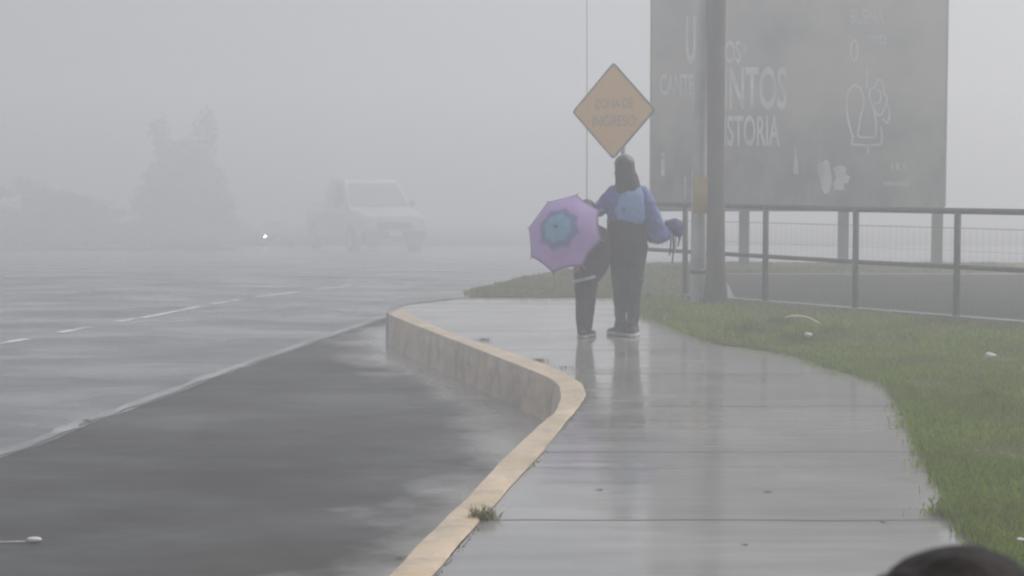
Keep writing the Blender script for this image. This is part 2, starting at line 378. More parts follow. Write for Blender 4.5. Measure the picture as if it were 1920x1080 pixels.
# ------------------------------------------------------------------ ground, road, pavement, kerb
def sheet(name, poly, z, m, kind='structure'):
    b = MB(); b.add([(p[0], p[1], z) for p in poly], [tuple(range(len(poly)))])
    me = b.mesh(name); bm = bmesh.new(); bm.from_mesh(me); bmesh.ops.triangulate(bm, faces=bm.faces)
    bmesh.ops.recalc_face_normals(bm, faces=bm.faces)
    if bm.faces and sum(f.normal.z * f.calc_area() for f in bm.faces) < 0: bmesh.ops.reverse_faces(bm, faces=bm.faces)
    bm.to_mesh(me); bm.free(); me.materials.append(m)
    o = bpy.data.objects.new(name, me); COL.objects.link(o); return tag(o, kind=kind)
b = MB(); b.add([(-75, -15, ROADZ - .03), (75, -15, ROADZ - .03), (75, 30, ROADZ - .03), (-75, 30, ROADZ - .03), (75, 110, zr(110) - .03), (-75, 110, zr(110) - .03)], [(0, 1, 2, 3), (3, 2, 4, 5)])
tag(b.build('ground', M['earth'], fix=False), kind='structure')

# kerb lines read off the photograph and laid on the real planes
kin = [(640, 1260), (812, 1080), (937, 936), (1012, 855), (1072, 780), (1096, 748), (1095, 728), (1083, 716), (1049, 698), (999, 678), (910, 648), (838, 623), (756, 583), (750, 576), (762, 571), (800, 566), (880, 557.5)]
NPAINT = 12
kout = [(545, 1260), (725, 1080), (869, 936), (981, 827), (1031, 780), (1047, 756), (1047, 734), (1038, 720), (1015, 706), (960, 684), (882, 653), (804, 623), (731, 592), (728, 582), (748, 571), (796, 562.5), (878, 555.5)]
inn = cr([gz(x, y, 0.0).xy.to_3d() for x, y in kin], 8)
out_ = cr([gz(x, y, 0.0).xy.to_3d() for x, y in kout], 8)
NK = len(inn)
b = MB(); nrm = []
prof = [(0.0, 0.004, 0), (0.0, 0.016, 0.012), (1.0, 0.012, 0.03), (1.0, -0.012, 0.0), (1.0, -0.12, -0.015), (1.0, ROADZ - 0.03, -0.03)]
rows = []
for i in range(NK):
    a, c = inn[i], out_[i]; d = (c - a).normalized()
    j = 0.003 * math.sin(i * 0.7) + 0.0025 * math.sin(i * 1.9)
    row = []
    for t, z, o_ in prof:
        base = a.lerp(c, t)
        p = base + d * (o_ * (1 if t == 0 else 0) - (0.018 if (t == 1.0 and z > 0) else 0) + (-o_ if t == 1.0 and z < 0 else 0) + (j if z > -0.2 else 0))
        row.append((p.x, p.y, z if t == 0 or z < 0 else z + j * 0.3))
    rows.append(row)
np_ = len(prof); vs = [p for r_ in rows for p in r_]
fs = [(i * np_ + k, i * np_ + k + 1, (i + 1) * np_ + k + 1, (i + 1) * np_ + k) for i in range(NK - 1) for k in range(np_ - 1)]
b.add(vs, fs); kerb = b.build('kerb', M['kerb'], smooth=True)
tag(kerb, kind='structure'); kerb.data.materials.append(M['strip'])
for fi, pl in enumerate(kerb.data.polygons):
    if fi // (np_ - 1) >= 97: pl.material_index = 1
wn = kerb.modifiers.new('e', 'EDGE_SPLIT'); wn.split_angle = R(50)

# grass edge on the right of the pavement
gedge_px = [(1160, 558), (1200, 588), (1250, 606), (1300, 628), (1350, 645), (1400, 652), (1450, 659), (1500, 668), (1560, 690), (1620, 705), (1670, 722), (1695, 750), (1715, 785), (1735, 830), (1760, 880), (1790, 930), (1800, 965), (1830, 1010), (1875, 1035), (2010, 1120), (2150, 1260)]
gedge = cr([gz(x, y, 0.0).xy.to_3d() for x, y in gedge_px], 4)
far_l = gz(880, 557.5, 0).xy.to_3d()
pave_poly = [(p.x, p.y) for p in inn] + [(p.x, p.y) for p in gedge[::1]]
pave_poly += [(gedge[-1].x, -6), (inn[0].x, -6)]
b = MB(); b.prism(pave_poly, ROADZ - 0.02, 0.0)
me = b.mesh('pavement'); bm = bmesh.new(); bm.from_mesh(me); bmesh.ops.recalc_face_normals(bm, faces=bm.faces); bmesh.ops.triangulate(bm, faces=bm.faces); bm.to_mesh(me); bm.free()
me.materials.append(M['pave']); pv = bpy.data.objects.new('pavement', me); COL.objects.link(pv); tag(pv, kind='structure')

# the main carriageway sheet lies 4 mm over the darker lay-by asphalt
def bay_mesh():
    gx = np.arange(-4, 4.01, 0.08); gyv = np.concatenate([np.arange(-8, 5, 0.5), np.arange(5, 21, 0.08), np.arange(21, 30.1, 0.5)])
    X, Y = np.meshgrid(gx, gyv); nx, ny = len(gx), len(gyv); base = np.array([[r_[-1][0], r_[-1][1]] for r_ in rows])
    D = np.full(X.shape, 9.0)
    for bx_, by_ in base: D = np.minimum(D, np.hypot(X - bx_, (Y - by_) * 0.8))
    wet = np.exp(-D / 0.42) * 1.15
    b = MB(); b.add(np.stack([X, Y, np.full(X.shape, ROADZ)], -1).reshape(-1, 3).tolist(), [(j * nx + i, j * nx + i + 1, (j + 1) * nx + i + 1, (j + 1) * nx + i) for j in range(ny - 1) for i in range(nx - 1)])
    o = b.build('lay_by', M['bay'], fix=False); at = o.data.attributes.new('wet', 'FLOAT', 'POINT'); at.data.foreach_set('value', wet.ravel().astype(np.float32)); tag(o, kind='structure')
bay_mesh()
bound_px = [(-500, 1060), (-220, 950), (0, 862), (120, 818), (165, 797), (230, 775), (330, 738), (430, 700), (520, 668), (600, 640), (700, 606), (760, 585), (850, 560)]
bound = [gz(x, y, ROADZ) for x, y in bound_px]
bl = cr([(p.x, p.y, 0) for p in bound], 6)
for i, p in enumerate(bl): p.x += 0.008 * math.sin(i * 0.9) + 0.006 * math.sin(i * 2.3)
bl = [Vector((bl[0].x - 0.35, -8, 0))] + bl + [Vector((0.4, 21, 0)), Vector((2, 25, 0)), Vector((60, 30, 0))]
road_poly = [(p.x, p.y) for p in bl] + [(70, 30), (-70, 30), (-70, -8)]
ro = sheet('road', road_poly, ROADZ + 0.004, M['road'])
bm = bmesh.new(); bm.from_mesh(ro.data); q = [bm.verts.new(v) for v in ((-70, 30, ROADZ + .004), (70, 30, ROADZ + .004), (70, 102, zr(102) + .004), (-70, 102, zr(102) + .004))]; bm.faces.new(q); bm.to_mesh(ro.data); bm.free()
def band(name, pts, w, z, m):       # narrow painted band along a line
    b = MB(); vs = []
    for i, p in enumerate(pts):
        t = (pts[min(i + 1, len(pts) - 1)] - pts[max(i - 1, 0)]).normalized(); n = Vector((t.y, -t.x, 0))
        ww = w * (0.8 + 0.35 * math.sin(i * 1.3) * math.sin(i * 0.37))
        vs += [(p + n * ww / 2), (p - n * ww / 2)]
    vs = [(v.x, v.y, z) for v in vs]
    b.add(vs, [(2 * i, 2 * i + 1, 2 * i + 3, 2 * i + 2) for i in range(len(pts) - 1)])
    return b
ed = [Vector((p.x - 0.09, p.y, 0)) for p in bl[2:-3]]
o = band('edge_line', ed, 0.13, ROADZ + 0.008, None).build('edge_line', M['edge']); tag(o, kind='structure')
for (x0, y0, x1, y1) in [(-95, 662, 52, 636), (110, 625, 166, 614), (222, 604, 256, 598), (266, 597, 376, 575), (398, 571, 452, 562), (480, 558, 560, 548), (590, 543.5, 660, 536)]:
    a, c = gz(x0, y0, ROADZ), gz(x1, y1, ROADZ)
    o = band('lane_dash', [a.lerp(c, t / 6) for t in range(7)], 0.15, ROADZ + 0.008, None).build('lane_dash', M['white']); tag(o, kind='structure')

# right-hand verge: from the pavement edge back to the far edge, one slab with a bumpy grassy top
bank_px = [(880, 557.5), (870, 549), (930, 535), (1000, 520), (1060, 508)]
bank = [gz(x, y, 0).xy.to_3d() for x, y in bank_px] + [Vector((2.3, 28.3, 0)), Vector((5, 28.6, 0)), Vector((26, 28.6, 0)), Vector((26, -6, 0)), Vector((gedge[-1].x, -6, 0))]
verge_poly = [(p.x, p.y) for p in bank] + [(p.x, p.y) for p in gedge[::-1]]
b = MB(); b.prism(verge_poly, ROADZ - 0.02, 0.012)
me = b.mesh('verge'); bm = bmesh.new(); bm.from_mesh(me); bmesh.ops.recalc_face_normals(bm, faces=bm.faces); bmesh.ops.triangulate(bm, faces=bm.faces); bm.to_mesh(me); bm.free()
me.materials.append(M['soil']); o = bpy.data.objects.new('verge', me); COL.objects.link(o); tag(o, kind='structure')
# fence line (also bounds the lot behind it)
def fpt(i): return Vector((1.99 + 0.768 * i, 19.6 - 1.05 * i, 0))
lot = [(2.50, 19.05), (3.0, 24.2), (25, 24.2), (25, 4)] + [tuple((fpt(i) + Vector((0.10, 0.14, 0))).xy) for i in (12, 8, 4, 1)]
sheet('parking_lot', lot, 0.05, M['lot'])
sheet('parking_lot_edge', [(2.4, 19.0), (2.9, 24.4), (25, 24.4), (25, 24.2), (3.0, 24.2), (2.5, 19.05)], 0.052, M['strip'])
# far verge across the road
fv = [(-70, 68), (-22, 74), (-12.6, 78.5), (-18, 109), (-70, 109)]
b = MB(); b.prism(fv, 0, 1); b.v = [(x, y, zr(y) + (.12 if z > .5 else -.02)) for x, y, z in b.v]; o = b.build('far_verge', M['soil']); tag(o, kind='structure')

# ------------------------------------------------------------------ grass
def inside(poly, X, Y):
    r = np.zeros(len(X), bool); n = len(poly)
    for i in range(n):
        x1, y1 = poly[i]; x2, y2 = poly[(i + 1) % n]
        if y1 == y2: continue
        c = ((y1 > Y) != (y2 > Y)) & (X < (x2 - x1) * (Y - y1) / (y2 - y1) + x1); r ^= c
    return r
def vnoise(X, Y, s, seed=0):
    return (np.sin(X * s * 1.3 + seed) * np.cos(Y * s * 1.1 + seed * 2) + np.sin(X * s * 2.7 + Y * s * 1.9 + seed) * 0.6 + np.cos(Y * s * 3.3 - X * s * 2.2) * 0.5) / 2.1
def blades(name, X, Y, Z, H, W, m, lean=0.6):
    n = len(X); a = rng.uniform(0, 2 * np.pi, n); l = rng.uniform(0.1, lean, n); la = rng.uniform(0, 2 * np.pi, n)
    dx, dy = np.cos(a) * W / 2, np.sin(a) * W / 2; lx, ly = np.cos(la) * l * H, np.sin(la) * l * H
    V = np.empty((n, 5, 3))
    V[:, 0] = np.stack([X - dx, Y - dy, Z], 1); V[:, 1] = np.stack([X + dx, Y + dy, Z], 1)
    V[:, 2] = np.stack([X + dx * .8 + lx * .4, Y + dy * .8 + ly * .4, Z + H * .6], 1); V[:, 3] = np.stack([X - dx * .8 + lx * .4, Y - dy * .8 + ly * .4, Z + H * .6], 1)
    V[:, 4] = np.stack([X + lx, Y + ly, Z + H * (1 - 0.3 * l)], 1)
    me = bpy.data.meshes.new(name); me.vertices.add(n * 5); me.vertices.foreach_set('co', V.ravel())
    idx = np.arange(n)[:, None] * 5
    loops = np.concatenate([idx + [0, 1, 2, 3], idx + [3, 2, 4]], 1).ravel()
    me.loops.add(n * 7); me.loops.foreach_set('vertex_index', loops.astype(np.int32))
    st = (np.arange(n)[:, None] * 7 + [0, 4]).ravel(); me.polygons.add(n * 2); me.polygons.foreach_set('loop_start', st.astype(np.int32)); me.polygons.foreach_set('loop_total', np.tile([4, 3], n).astype(np.int32))
    me.update(calc_edges=True); me.validate(); me.materials.append(m)
    o = bpy.data.objects.new(name, me); COL.objects.link(o); return o
lot_np = lot
def grass_region(x0, x1, y0, y1, dens, h, wd):
    n = int((x1 - x0) * (y1 - y0) * dens); X = rng.uniform(x0, x1, n); Y = rng.uniform(y0, y1, n)
    jx = X + rng.normal(0, 0.03, n) - 0.0; k = inside(verge_poly, jx + 0.02, Y) & ~inside(lot_np, X, Y)
    X, Y = X[k], Y[k]; n = len(X)
    H = h * (0.75 + 0.5 * vnoise(X, Y, 2.1, 1)) * rng.uniform(0.5, 1.3, n); return X, Y, np.full(n, 0.008), np.clip(H, 0.015, 1), np.full(n, wd) * rng.uniform(0.7, 1.3, n)
parts = [grass_region(1.4, 3.4, 5.5, 9, 5200, 0.060, 0.007), grass_region(1.2, 5.2, 9, 14, 2400, 0.065, 0.009), grass_region(0.6, 6.5, 14, 19.5, 1300, 0.07, 0.013)]
# thicker fringe of dry runners creeping over the pavement edge
el = resample(gedge, 900); fx = []; fy = []
for p in el:
    if p.y < 5.5 or p.y > 20: continue
    k = 22 if p.y < 12 else 12
    amp = 0.035 + 0.05 * max(0, vnoise(np.array([p.x]), np.array([p.y]), 6, 3)[0])
    for _ in range(k): fx.append(p.x + random.gauss(0.02, amp)); fy.append(p.y + random.gauss(0, amp))
fx, fy = np.array(fx), np.array(fy)
parts.append((fx, fy, np.full(len(fx), 0.004), rng.uniform(0.02, 0.06, len(fx)), np.full(len(fx), 0.008)))
# a long tuft lying over the pavement
tp = gz(1800, 965, 0); nT = 700
parts.append((tp.x - np.abs(rng.normal(0, 0.07, nT)) + 0.05, tp.y + rng.normal(0, 0.035, nT), np.full(nT, 0.004), rng.uniform(0.02, 0.06, nT), np.full(nT, 0.007)))
A = [np.concatenate([p[i] for p in parts]) for i in range(5)]
o = blades('grass', *A, M['grass'], 1.1); tag(o, 'bright green wet grass growing beside the pavement edge', 'grass', kind='stuff')
far = [grass_region(-1.2, 4.2, 19.5, 28.4, 900, 0.055, 0.018), grass_region(4.2, 8, 24.4, 28.4, 500, 0.05, 0.02)]
A = [np.concatenate([p[i] for p in far]) for i in range(5)]
o = blades('bank_grass', *A, M['drygrass'], 0.8); tag(o, 'dull foggy grass growing on the bank past the pavement', 'grass', kind='stuff')
# moss and weeds in the joint between kerb and pavement
xs = []; ys = []
for i, p in enumerate(resample(inn, 700)):
    if 5.5 < p.y < 17 and math.sin(i * 0.09) + math.sin(i * 0.031) + random.uniform(-.5, .5) > -0.5:
        for _ in range(3): xs.append(p.x + random.gauss(0.01, 0.008)); ys.append(p.y + random.gauss(0, 0.01))
xs, ys = np.array(xs), np.array(ys)
o = blades('joint_moss', xs, ys, np.full(len(xs), -0.004), rng.uniform(0.004, 0.012, len(xs)), np.full(len(xs), 0.007), mat('dark_moss', (0.11, 0.10, 0.06), 0.8, noise=30)); tag(o, 'dark moss growing in the joint behind the yellow kerb', 'moss', kind='stuff')
def tuft(px, py, n, r, h, label):
    p = gz(px, py, 0.0); X = rng.normal(0, r, n); Y = rng.normal(0, r * 0.6, n)
    o = blades('grass_tuft', X, Y, np.full(n, 0.002), rng.uniform(h * .4, h, n), np.full(n, 0.006), M['drytuft'], 1.6)
    o.location = (p.x, p.y, 0); tag(o, label, 'weed', 'weeds rooted along the kerb joint'); return o
M['drytuft'] = make_grass('weed_blades', (0.12, 0.11, 0.03), (0.20, 0.19, 0.05), (0.32, 0.28, 0.10))
tuft(905, 975, 110, 0.024, 0.075, 'largest straw coloured weed sprouting over the near kerb')
tuft(1011, 677, 60, 0.030, 0.028, 'dark flat weed beside the kerb just before its bend')
tuft(907, 638, 50, 0.030, 0.028, 'small dark weed beside the far part of the kerb')
tuft(1062, 690, 45, 0.05, 0.022, 'low straw coloured weed behind the kerb bend')

# broad-leaved weeds in the verge
def weed(px, py, n, r, h, label, m='grass'):
    p = gz(px, py, 0.012); n *= 7; X = rng.normal(0, r * .45, n); Y = rng.normal(0, r * .3, n); k = np.exp(-(X ** 2 / (r * .5) ** 2))
    o = blades('weed_clump', X, Y, np.full(n, -0.01), h * (.35 + .5 * k) * rng.uniform(.6, 1.1, n), np.full(n, 0.014), M[m], 1.0)
    o.location = p; return tag(o, label, 'weed', 'taller weeds in the verge')
for px, py, n, r, h, lb in [(1395, 625, 60, .26, .24, 'pale bushy weed at the verge edge right of the wooden pole'), (1500, 640, 70, .30, .22, 'dark bushy weed below the pinkish wrapper'), (1465, 612, 50, .22, .24, 'tall weed left of the pinkish wrapper'),
        (1560, 628, 60, .26, .20, 'bushy weed right of the pinkish wrapper'), (1250, 590, 40, .2, .18, 'small weed beside the pavement behind the woman'), (1700, 640, 50, .22, .14, 'weed in front of the concrete strip below the fence'), (1850, 745, 60, .16, .10, 'leafy weed in the bright grass below the white scrap')]:
    weed(px, py, n, r, h, lb)

# ------------------------------------------------------------------ fence
fence = empty('pipe_fence', fpt(0), 0, 'grey pipe rail fence with thin wire mesh running along the verge', 'fence')
def fl(v): return Vector(v) - Vector(fpt(0))
TOPZ, MIDZ = 1.085, 0.545
FI = [-0.72] + list(range(0, 9))
def raily(z, i): return z + 0.006 * (3 - i) * 0
for zz, rr in ((TOPZ, 0.030), (MIDZ, 0.024)):
    b = MB(); pts = [fl(fpt(i) + Vector((0, 0, zz + (0.010 * (2 - i) if i < 3 else 0)))) for i in FI]
    b.tube(pts, rr, 12); b.build('rail', M['galv'], fence, True)
for i, i2 in zip(FI, FI[1:]):
    b = MB(); p = fl(fpt(i)); top = TOPZ + (0.010 * (2 - i) if i < 3 else 0)
    b.tube([p, p + Vector((0, 0, top))], 0.033, 12); b.build('post', M['galv'], fence, True)
    # wire mesh infill of the bay
    q = fl(fpt(i2)); mb = MB(); dirv = (q - p).normalized()
    for z in (0.10, 0.24, 0.38, 0.70, 0.92):
        mb.tube([p + Vector((0, 0, z)), q + Vector((0, 0, z))], 0.0016 if z != 0.92 else 0.004, 4, False)
    L = (q - p).length; kk = int(L / 0.075)
    for k in range(1, kk):
        c = p + dirv * (L * k / kk); mb.tube([c + Vector((0, 0, 0.06)), c + Vector((0, 0, 0.92))], 0.0009, 4, False)
    mb.build('wire_mesh', M['wire'], fence)
b = MB()
for i in range(0, 9):
    p, q = fl(fpt(i)), fl(fpt(i + 1)); n = Vector((-(q - p).y, (q - p).x, 0)).normalized() * 0.07
    b.add([p - n, q - n, q + n, p + n, *[v + Vector((0, 0, 0.075)) for v in (p - n, q - n, q + n, p + n)]], [(0, 1, 2, 3), (4, 5, 6, 7), (0, 1, 5, 4), (2, 3, 7, 6), (1, 2, 6, 5), (0, 3, 7, 4)])
b.build('base_strip', M['strip'], fence)

# ------------------------------------------------------------------ poles
py0 = 18.75
pb = gz(1342, 340 + F * 1.36 / py0, 0.01)
pole = empty('utility_pole', (pb.x, py0, 0), 0, 'dark wet wooden utility pole in front of the billboard', 'pole')
b = MB(); tp_ = Vector((-0.035, 0.06, 6.6))
pts = [tp_ * (k / 14) for k in range(15)]; rad = [0.108 - 0.022 * min(1, k / 6) + 0.028 * min(1, max(0, (k - 3) / 5)) + (0.03 if k == 0 else 0) for k in range(15)]
b.tube(pts, rad, 20); b.build('shaft', M['wood'], pole, True)
b = MB(); b.tube([tp_ * .88 + Vector((-.9, 0, 0)), tp_ * .88 + Vector((.9, 0, 0))], 0.05, 4); b.build('cross_arm', M['wood'], pole)
cpx = (1310 - 960) * 18.95 / F
cp = empty('concrete_post', (cpx, 18.95, 0), 0, 'pale slim concrete post standing close against the dark wooden pole', 'pole')
b = MB(); b.limb([((-.002, 0, 0), .088, .088), ((0, 0, 1.4), .082, .082), ((.02, 0, 2.6), .07, .07), ((.05, 0, 3.6), .05, .05)], 16); b.build('shaft', M['cpole'], cp, True)
b = MB(); b.tube([(-.002, 0, .35), (-.002, 0, .40)], .093, 16); b.build('collar', M['steel'], cp, True)
# yellow plate strapped over both
yp = empty('yellow_marker', ((1316 - 960) * 18.82 / F, 18.82, 1.37 + (340 - 366) * 18.82 / F), 0, 'yellow marker plate strapped at waist height round the two poles', 'marker')
b = MB(); n = 12; vs = []
for z in (-.195, .195):
    for k in range(n + 1):
        a = R(205 + 130 * k / n); vs.append((0.118 * math.cos(a), 0.118 * math.sin(a), z))
b.add(vs, [(k, k + 1, n + 2 + k, n + 1 + k) for k in range(n)]); o = b.build('plate', M['yplate'], yp, True); sf = o.modifiers.new('s', 'SOLIDIFY'); sf.thickness = 0.006
b = MB(); b.tube([(-.112, -.02, .1), (-.10, .08, .1), (.08, .12, .1), (.112, -.02, .1)], .006, 6); b.build('strap', M['steel'], yp); b = MB(); b.tube([(-.112, -.02, -.1), (-.10, .08, -.1), (.08, .12, -.1), (.112, -.02, -.1)], .006, 6); b.build('strap', M['steel'], yp)
# slim mast
mx = (1100 - 960) * 27.5 / F
b = MB(); b.tube([(0, 0, 0), (0, 0, 2.5), (-.02, 0, 6.9)], [.009, .007, .005], 8); o = b.build('slim_mast', M['galv'], smooth=True); o.location = (mx, 27.5, 0); tag(o, 'very thin grey vertical mast rising out of the fog left of the orange sign', 'mast')

# ------------------------------------------------------------------ text and ribbons
def text_obj(s, name, parent, m, c0, c1, place, thick=0.004, sx=None):
    """fits the string into the box c0..c1 (lower-left, upper-right in the local plane) and maps it with place(u, v)"""
    cu = bpy.data.curves.new(name + '_f', 'FONT'); cu.body = s; cu.extrude = 0; cu.offset = 0.02
    o = bpy.data.objects.new(name + '_f', cu); COL.objects.link(o)
    dg = bpy.context.evaluated_depsgraph_get(); me = bpy.data.meshes.new_from_object(o.evaluated_get(dg), depsgraph=dg); bpy.data.objects.remove(o)
    co = np.array([v.co[:] for v in me.vertices]); mn, mx_ = co.min(0), co.max(0)
    for v in me.vertices:
        u = c0[0] + (v.co.x - mn[0]) / (mx_[0] - mn[0]) * (c1[0] - c0[0]); q = c0[1] + (v.co.y - mn[1]) / (mx_[1] - mn[1]) * (c1[1] - c0[1])
        v.co = place(u, q)
    me.materials.clear(); me.materials.append(m); me.name = name
    ob = bpy.data.objects.new(name, me); COL.objects.link(ob); ob.parent = parent
    return ob
def ribbon(mb, pts, w, place, closed=False):
    P = [Vector((x, y, 0)) for x, y in pts]
    P = cr(P, 4); vs = []
    for i, p in enumerate(P):
        t = (P[min(i + 1, len(P) - 1)] - P[max(i - 1, 0)]); t = t.normalized() if t.length > 1e-9 else Vector((1, 0, 0)); n = Vector((t.y, -t.x, 0))
        vs += [place(*(p + n * w / 2).xy), place(*(p - n * w / 2).xy)]
    mb.add(vs, [(2 * i, 2 * i + 1, 2 * i + 3, 2 * i + 2) for i in range(len(P) - 1)])

# ------------------------------------------------------------------ billboard
BY = 27.0
def bx(px): return (px - 960) / F * BY * (1 / math.cos(PITCH)) * 1.0
bl0 = gy(1221, 388, BY); br0 = gy(1770, 390, BY); btop = 5.4
bbz = bl0.z; bcx = (bl0.x + br0.x) / 2; bw = br0.x - bl0.x
bill = empty('billboard', (bcx, BY, 0), 0, 'large dark weathered billboard with faded white lettering behind the fence', 'billboard')
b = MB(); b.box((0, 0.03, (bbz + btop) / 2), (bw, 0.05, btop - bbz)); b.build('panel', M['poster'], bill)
b = MB(); b.box((0, 0.065, bbz - 0.035), (bw, 0.09, 0.07)); b.build('bottom_rail', M['frame'], bill)
b = MB(); b.box((-bw / 2 - 0.012, 0.03, (bbz + btop) / 2), (0.024, 0.09, btop - bbz)); b.build('side_trim', M['wire'], bill)
b = MB(); b.box((bw / 2 + 0.012, 0.03, (bbz + btop) / 2), (0.024, 0.09, btop - bbz)); b.build('side_trim', M['wire'], bill)
for px in (1395, 1581, 1757):
    x = gy(px, 450, BY + .13).x - bcx; b = MB(); b.box((x, 0.14, 2.6), (0.15, 0.14, 5.2)); b.build('post', M['frame'], bill)
def bp(px, py):
    p = gy(px, py, BY); return Vector((p.x - bcx, -0.004, p.z))
def btext(s, x0, y0, x1, y1, m='print'):
    text_obj(s, 'lettering', bill, M[m], (x0, y1), (x1, y0), bp)
btext('U', 1286, 30, 1304, 121); btext('CANTE', 1237, 139, 1301, 178, 'print')
btext('OS', 1359, 76, 1389, 118); btext('Y', 1392, 84, 1400, 116, 'printfaint')
btext('INTOS', 1357, 125, 1475, 205); btext('ISTORIA', 1357, 216, 1462, 274)
btext('BUENA', 1594, 17, 1658, 45, 'printfaint')
btext('costa', 1624, 62, 1662, 84, 'printfaint')
def zp(x, y): return (1520 + x / 2.7, y / 2.7)
rb = MB(); W = 4.0
ov = [(220 + 17 * math.cos(a), 255 + 50 * math.sin(a)) for a in [2 * math.pi * k / 14 for k in range(15)]]
ribbon(rb, [zp(*p) for p in ov], W, bp); rb.build('emblem', M['print'], bill)
rb = MB()
for L in ([(215, 700), (192, 620), (182, 540), (190, 465), (218, 432), (250, 448), (268, 492), (266, 540), (252, 590), (243, 650), (242, 690), (285, 695), (326, 690), (330, 620), (318, 560), (300, 500), (300, 455), (325, 440)],
          [(325, 440), (345, 400), (366, 425), (372, 470), (386, 500), (372, 550), (350, 585), (330, 570), (318, 525), (345, 520), (356, 480), (340, 450)],
          [(386, 520), (399, 575), (388, 622), (366, 600)], [(215, 700), (208, 728), (242, 732), (290, 738)], [(356, 640), (358, 722), (326, 732), (290, 738), (292, 775)],
          [(285, 450), (285, 380), (287, 330)]):
    ribbon(rb, [zp(*p) for p in L], W, bp)
rb.build('emblem', M['print'], bill)
def blob(poly, m):
    mb = MB(); mb.add([bp(*zp(*p)) - Vector((0, 0.001, 0)) for p in poly], [tuple(range(len(poly)))]); o = mb.build('emblem', M[m], bill); return o
blob([(78 + 29 * math.cos(a) * (1 + .1 * math.sin(3 * a)), 895 + 88 * math.sin(a)) for a in [2 * math.pi * k / 24 for k in range(24)]], 'print')
blob([(112, 850), (150, 835), (182, 850), (176, 880), (200, 895), (190, 925), (168, 930), (170, 962), (120, 960), (112, 930), (128, 900)], 'print')
blob([(285 - 1320 * 0 + 1 * math.cos(a) * 15 - 235, 860 + 45 * math.sin(a)) for a in [2 * math.pi * k / 12 for k in range(12)]], 'printfaint')
[btext('l', x, 306, x + w_, 318, 'print') for x, w_ in ((1672, 2), (1681, 4), (1694, 2))]; btext('wwwcosta', 1655, 338, 1705, 349, 'printfaint')
blob([(-82, 740), (-74, 740), (-66, 830), (-60, 880), (-74, 885), (-90, 870), (-84, 820)], 'printfaint')
btext('i', 1239, 285, 1247, 330, 'printfaint'); btext('l', 1283, 332, 1286, 372, 'printfaint')

# ------------------------------------------------------------------ orange diamond sign
SY = 22.5; c = gy(1150, 208, SY)
sign = empty('warning_sign', (c.x, SY, 0), R(-34), 'orange diamond warning sign with two faded lines of text above the long haired woman', 'sign')
hz = 90.5 * SY / F; hxx = hz * 1.0
def diamond(hw, hh, y0, y1):
    mb = MB(); rr = 0.06; P = []
    for (x, z) in ((0, hh), (hw, 0), (0, -hh), (-hw, 0)):
        v = Vector((x, 0, z)); L = v.length; t = Vector((-z, 0, x)) / L if False else None
        for sgn in (-1, 0, 1):
            ang = math.atan2(z, x) + sgn * 0.055; k = 1 - 0.045 * abs(sgn) - (0.018 if sgn == 0 else 0.0); P.append((math.cos(ang) * L * k, math.sin(ang) * L * k))
    P.sort(key=lambda p: math.atan2(p[1], p[0])); n = len(P)
    mb.add([(x, y0, z + c.z) for x, z in P] + [(x, y1, z + c.z) for x, z in P], [tuple(range(n)), tuple(range(2 * n - 1, n - 1, -1))] + [(i, (i + 1) % n, n + (i + 1) % n, n + i) for i in range(n)]); return mb
diamond(hxx, hz, 0, 0.004).build('plate', M['signedge'], sign)
diamond(hxx * .94, hz * .94, -0.003, 0.0).build('sign_face', M['orange'], sign)
def sp_(u, v): return Vector((u, -0.0055, c.z + v))
text_obj('ZONA DE', 'lettering', sign, M['signink'], (-.285, .035), (.30, .165), sp_)
text_obj('INGRESO', 'lettering', sign, M['signink'], (-.32, -.205), (.34, -.055), sp_)
b = MB(); b.box((.13, .03, (c.z + .2) / 2), (.04, .045, c.z + .2)); b.build('post', M['steel'], sign)

# ------------------------------------------------------------------ far trees and hedge across the road
def leaves(mb_pts, n, size, cl):
    """cl: clump list (centre, radius vector)"""
    wts = np.array([c_[1][0] * c_[1][1] * c_[1][2] for c_ in cl]); wts = wts / wts.sum()
    k = rng.choice(len(cl), n, p=wts); C = np.array([c_[0] for c_ in cl])[k]; Rv = np.array([c_[1] for c_ in cl])[k]
    d = rng.normal(size=(n, 3)); d /= np.linalg.norm(d, axis=1)[:, None]; rr = rng.uniform(0.45, 1.08, n)[:, None]
    P = C + d * Rv * rr; a = rng.normal(size=(n, 3)); a /= np.linalg.norm(a, axis=1)[:, None]; bb = np.cross(a, rng.normal(size=(n, 3))); bb /= np.linalg.norm(bb, axis=1)[:, None]
    s = size * rng.uniform(.6, 1.3, n)[:, None]
    V = np.stack([P - a * s, P + bb * s * .5, P + a * s, P - bb * s * .5], 1).reshape(-1, 3)
    me = bpy.data.meshes.new('crown'); me.vertices.add(4 * n); me.vertices.foreach_set('co', V.ravel()); me.loops.add(4 * n); me.loops.foreach_set('vertex_index', np.arange(4 * n, dtype=np.int32))
    me.polygons.add(n); me.polygons.foreach_set('loop_start', np.arange(0, 4 * n, 4, dtype=np.int32)); me.polygons.foreach_set('loop_total', np.full(n, 4, np.int32)); me.update(calc_edges=True)
    return me
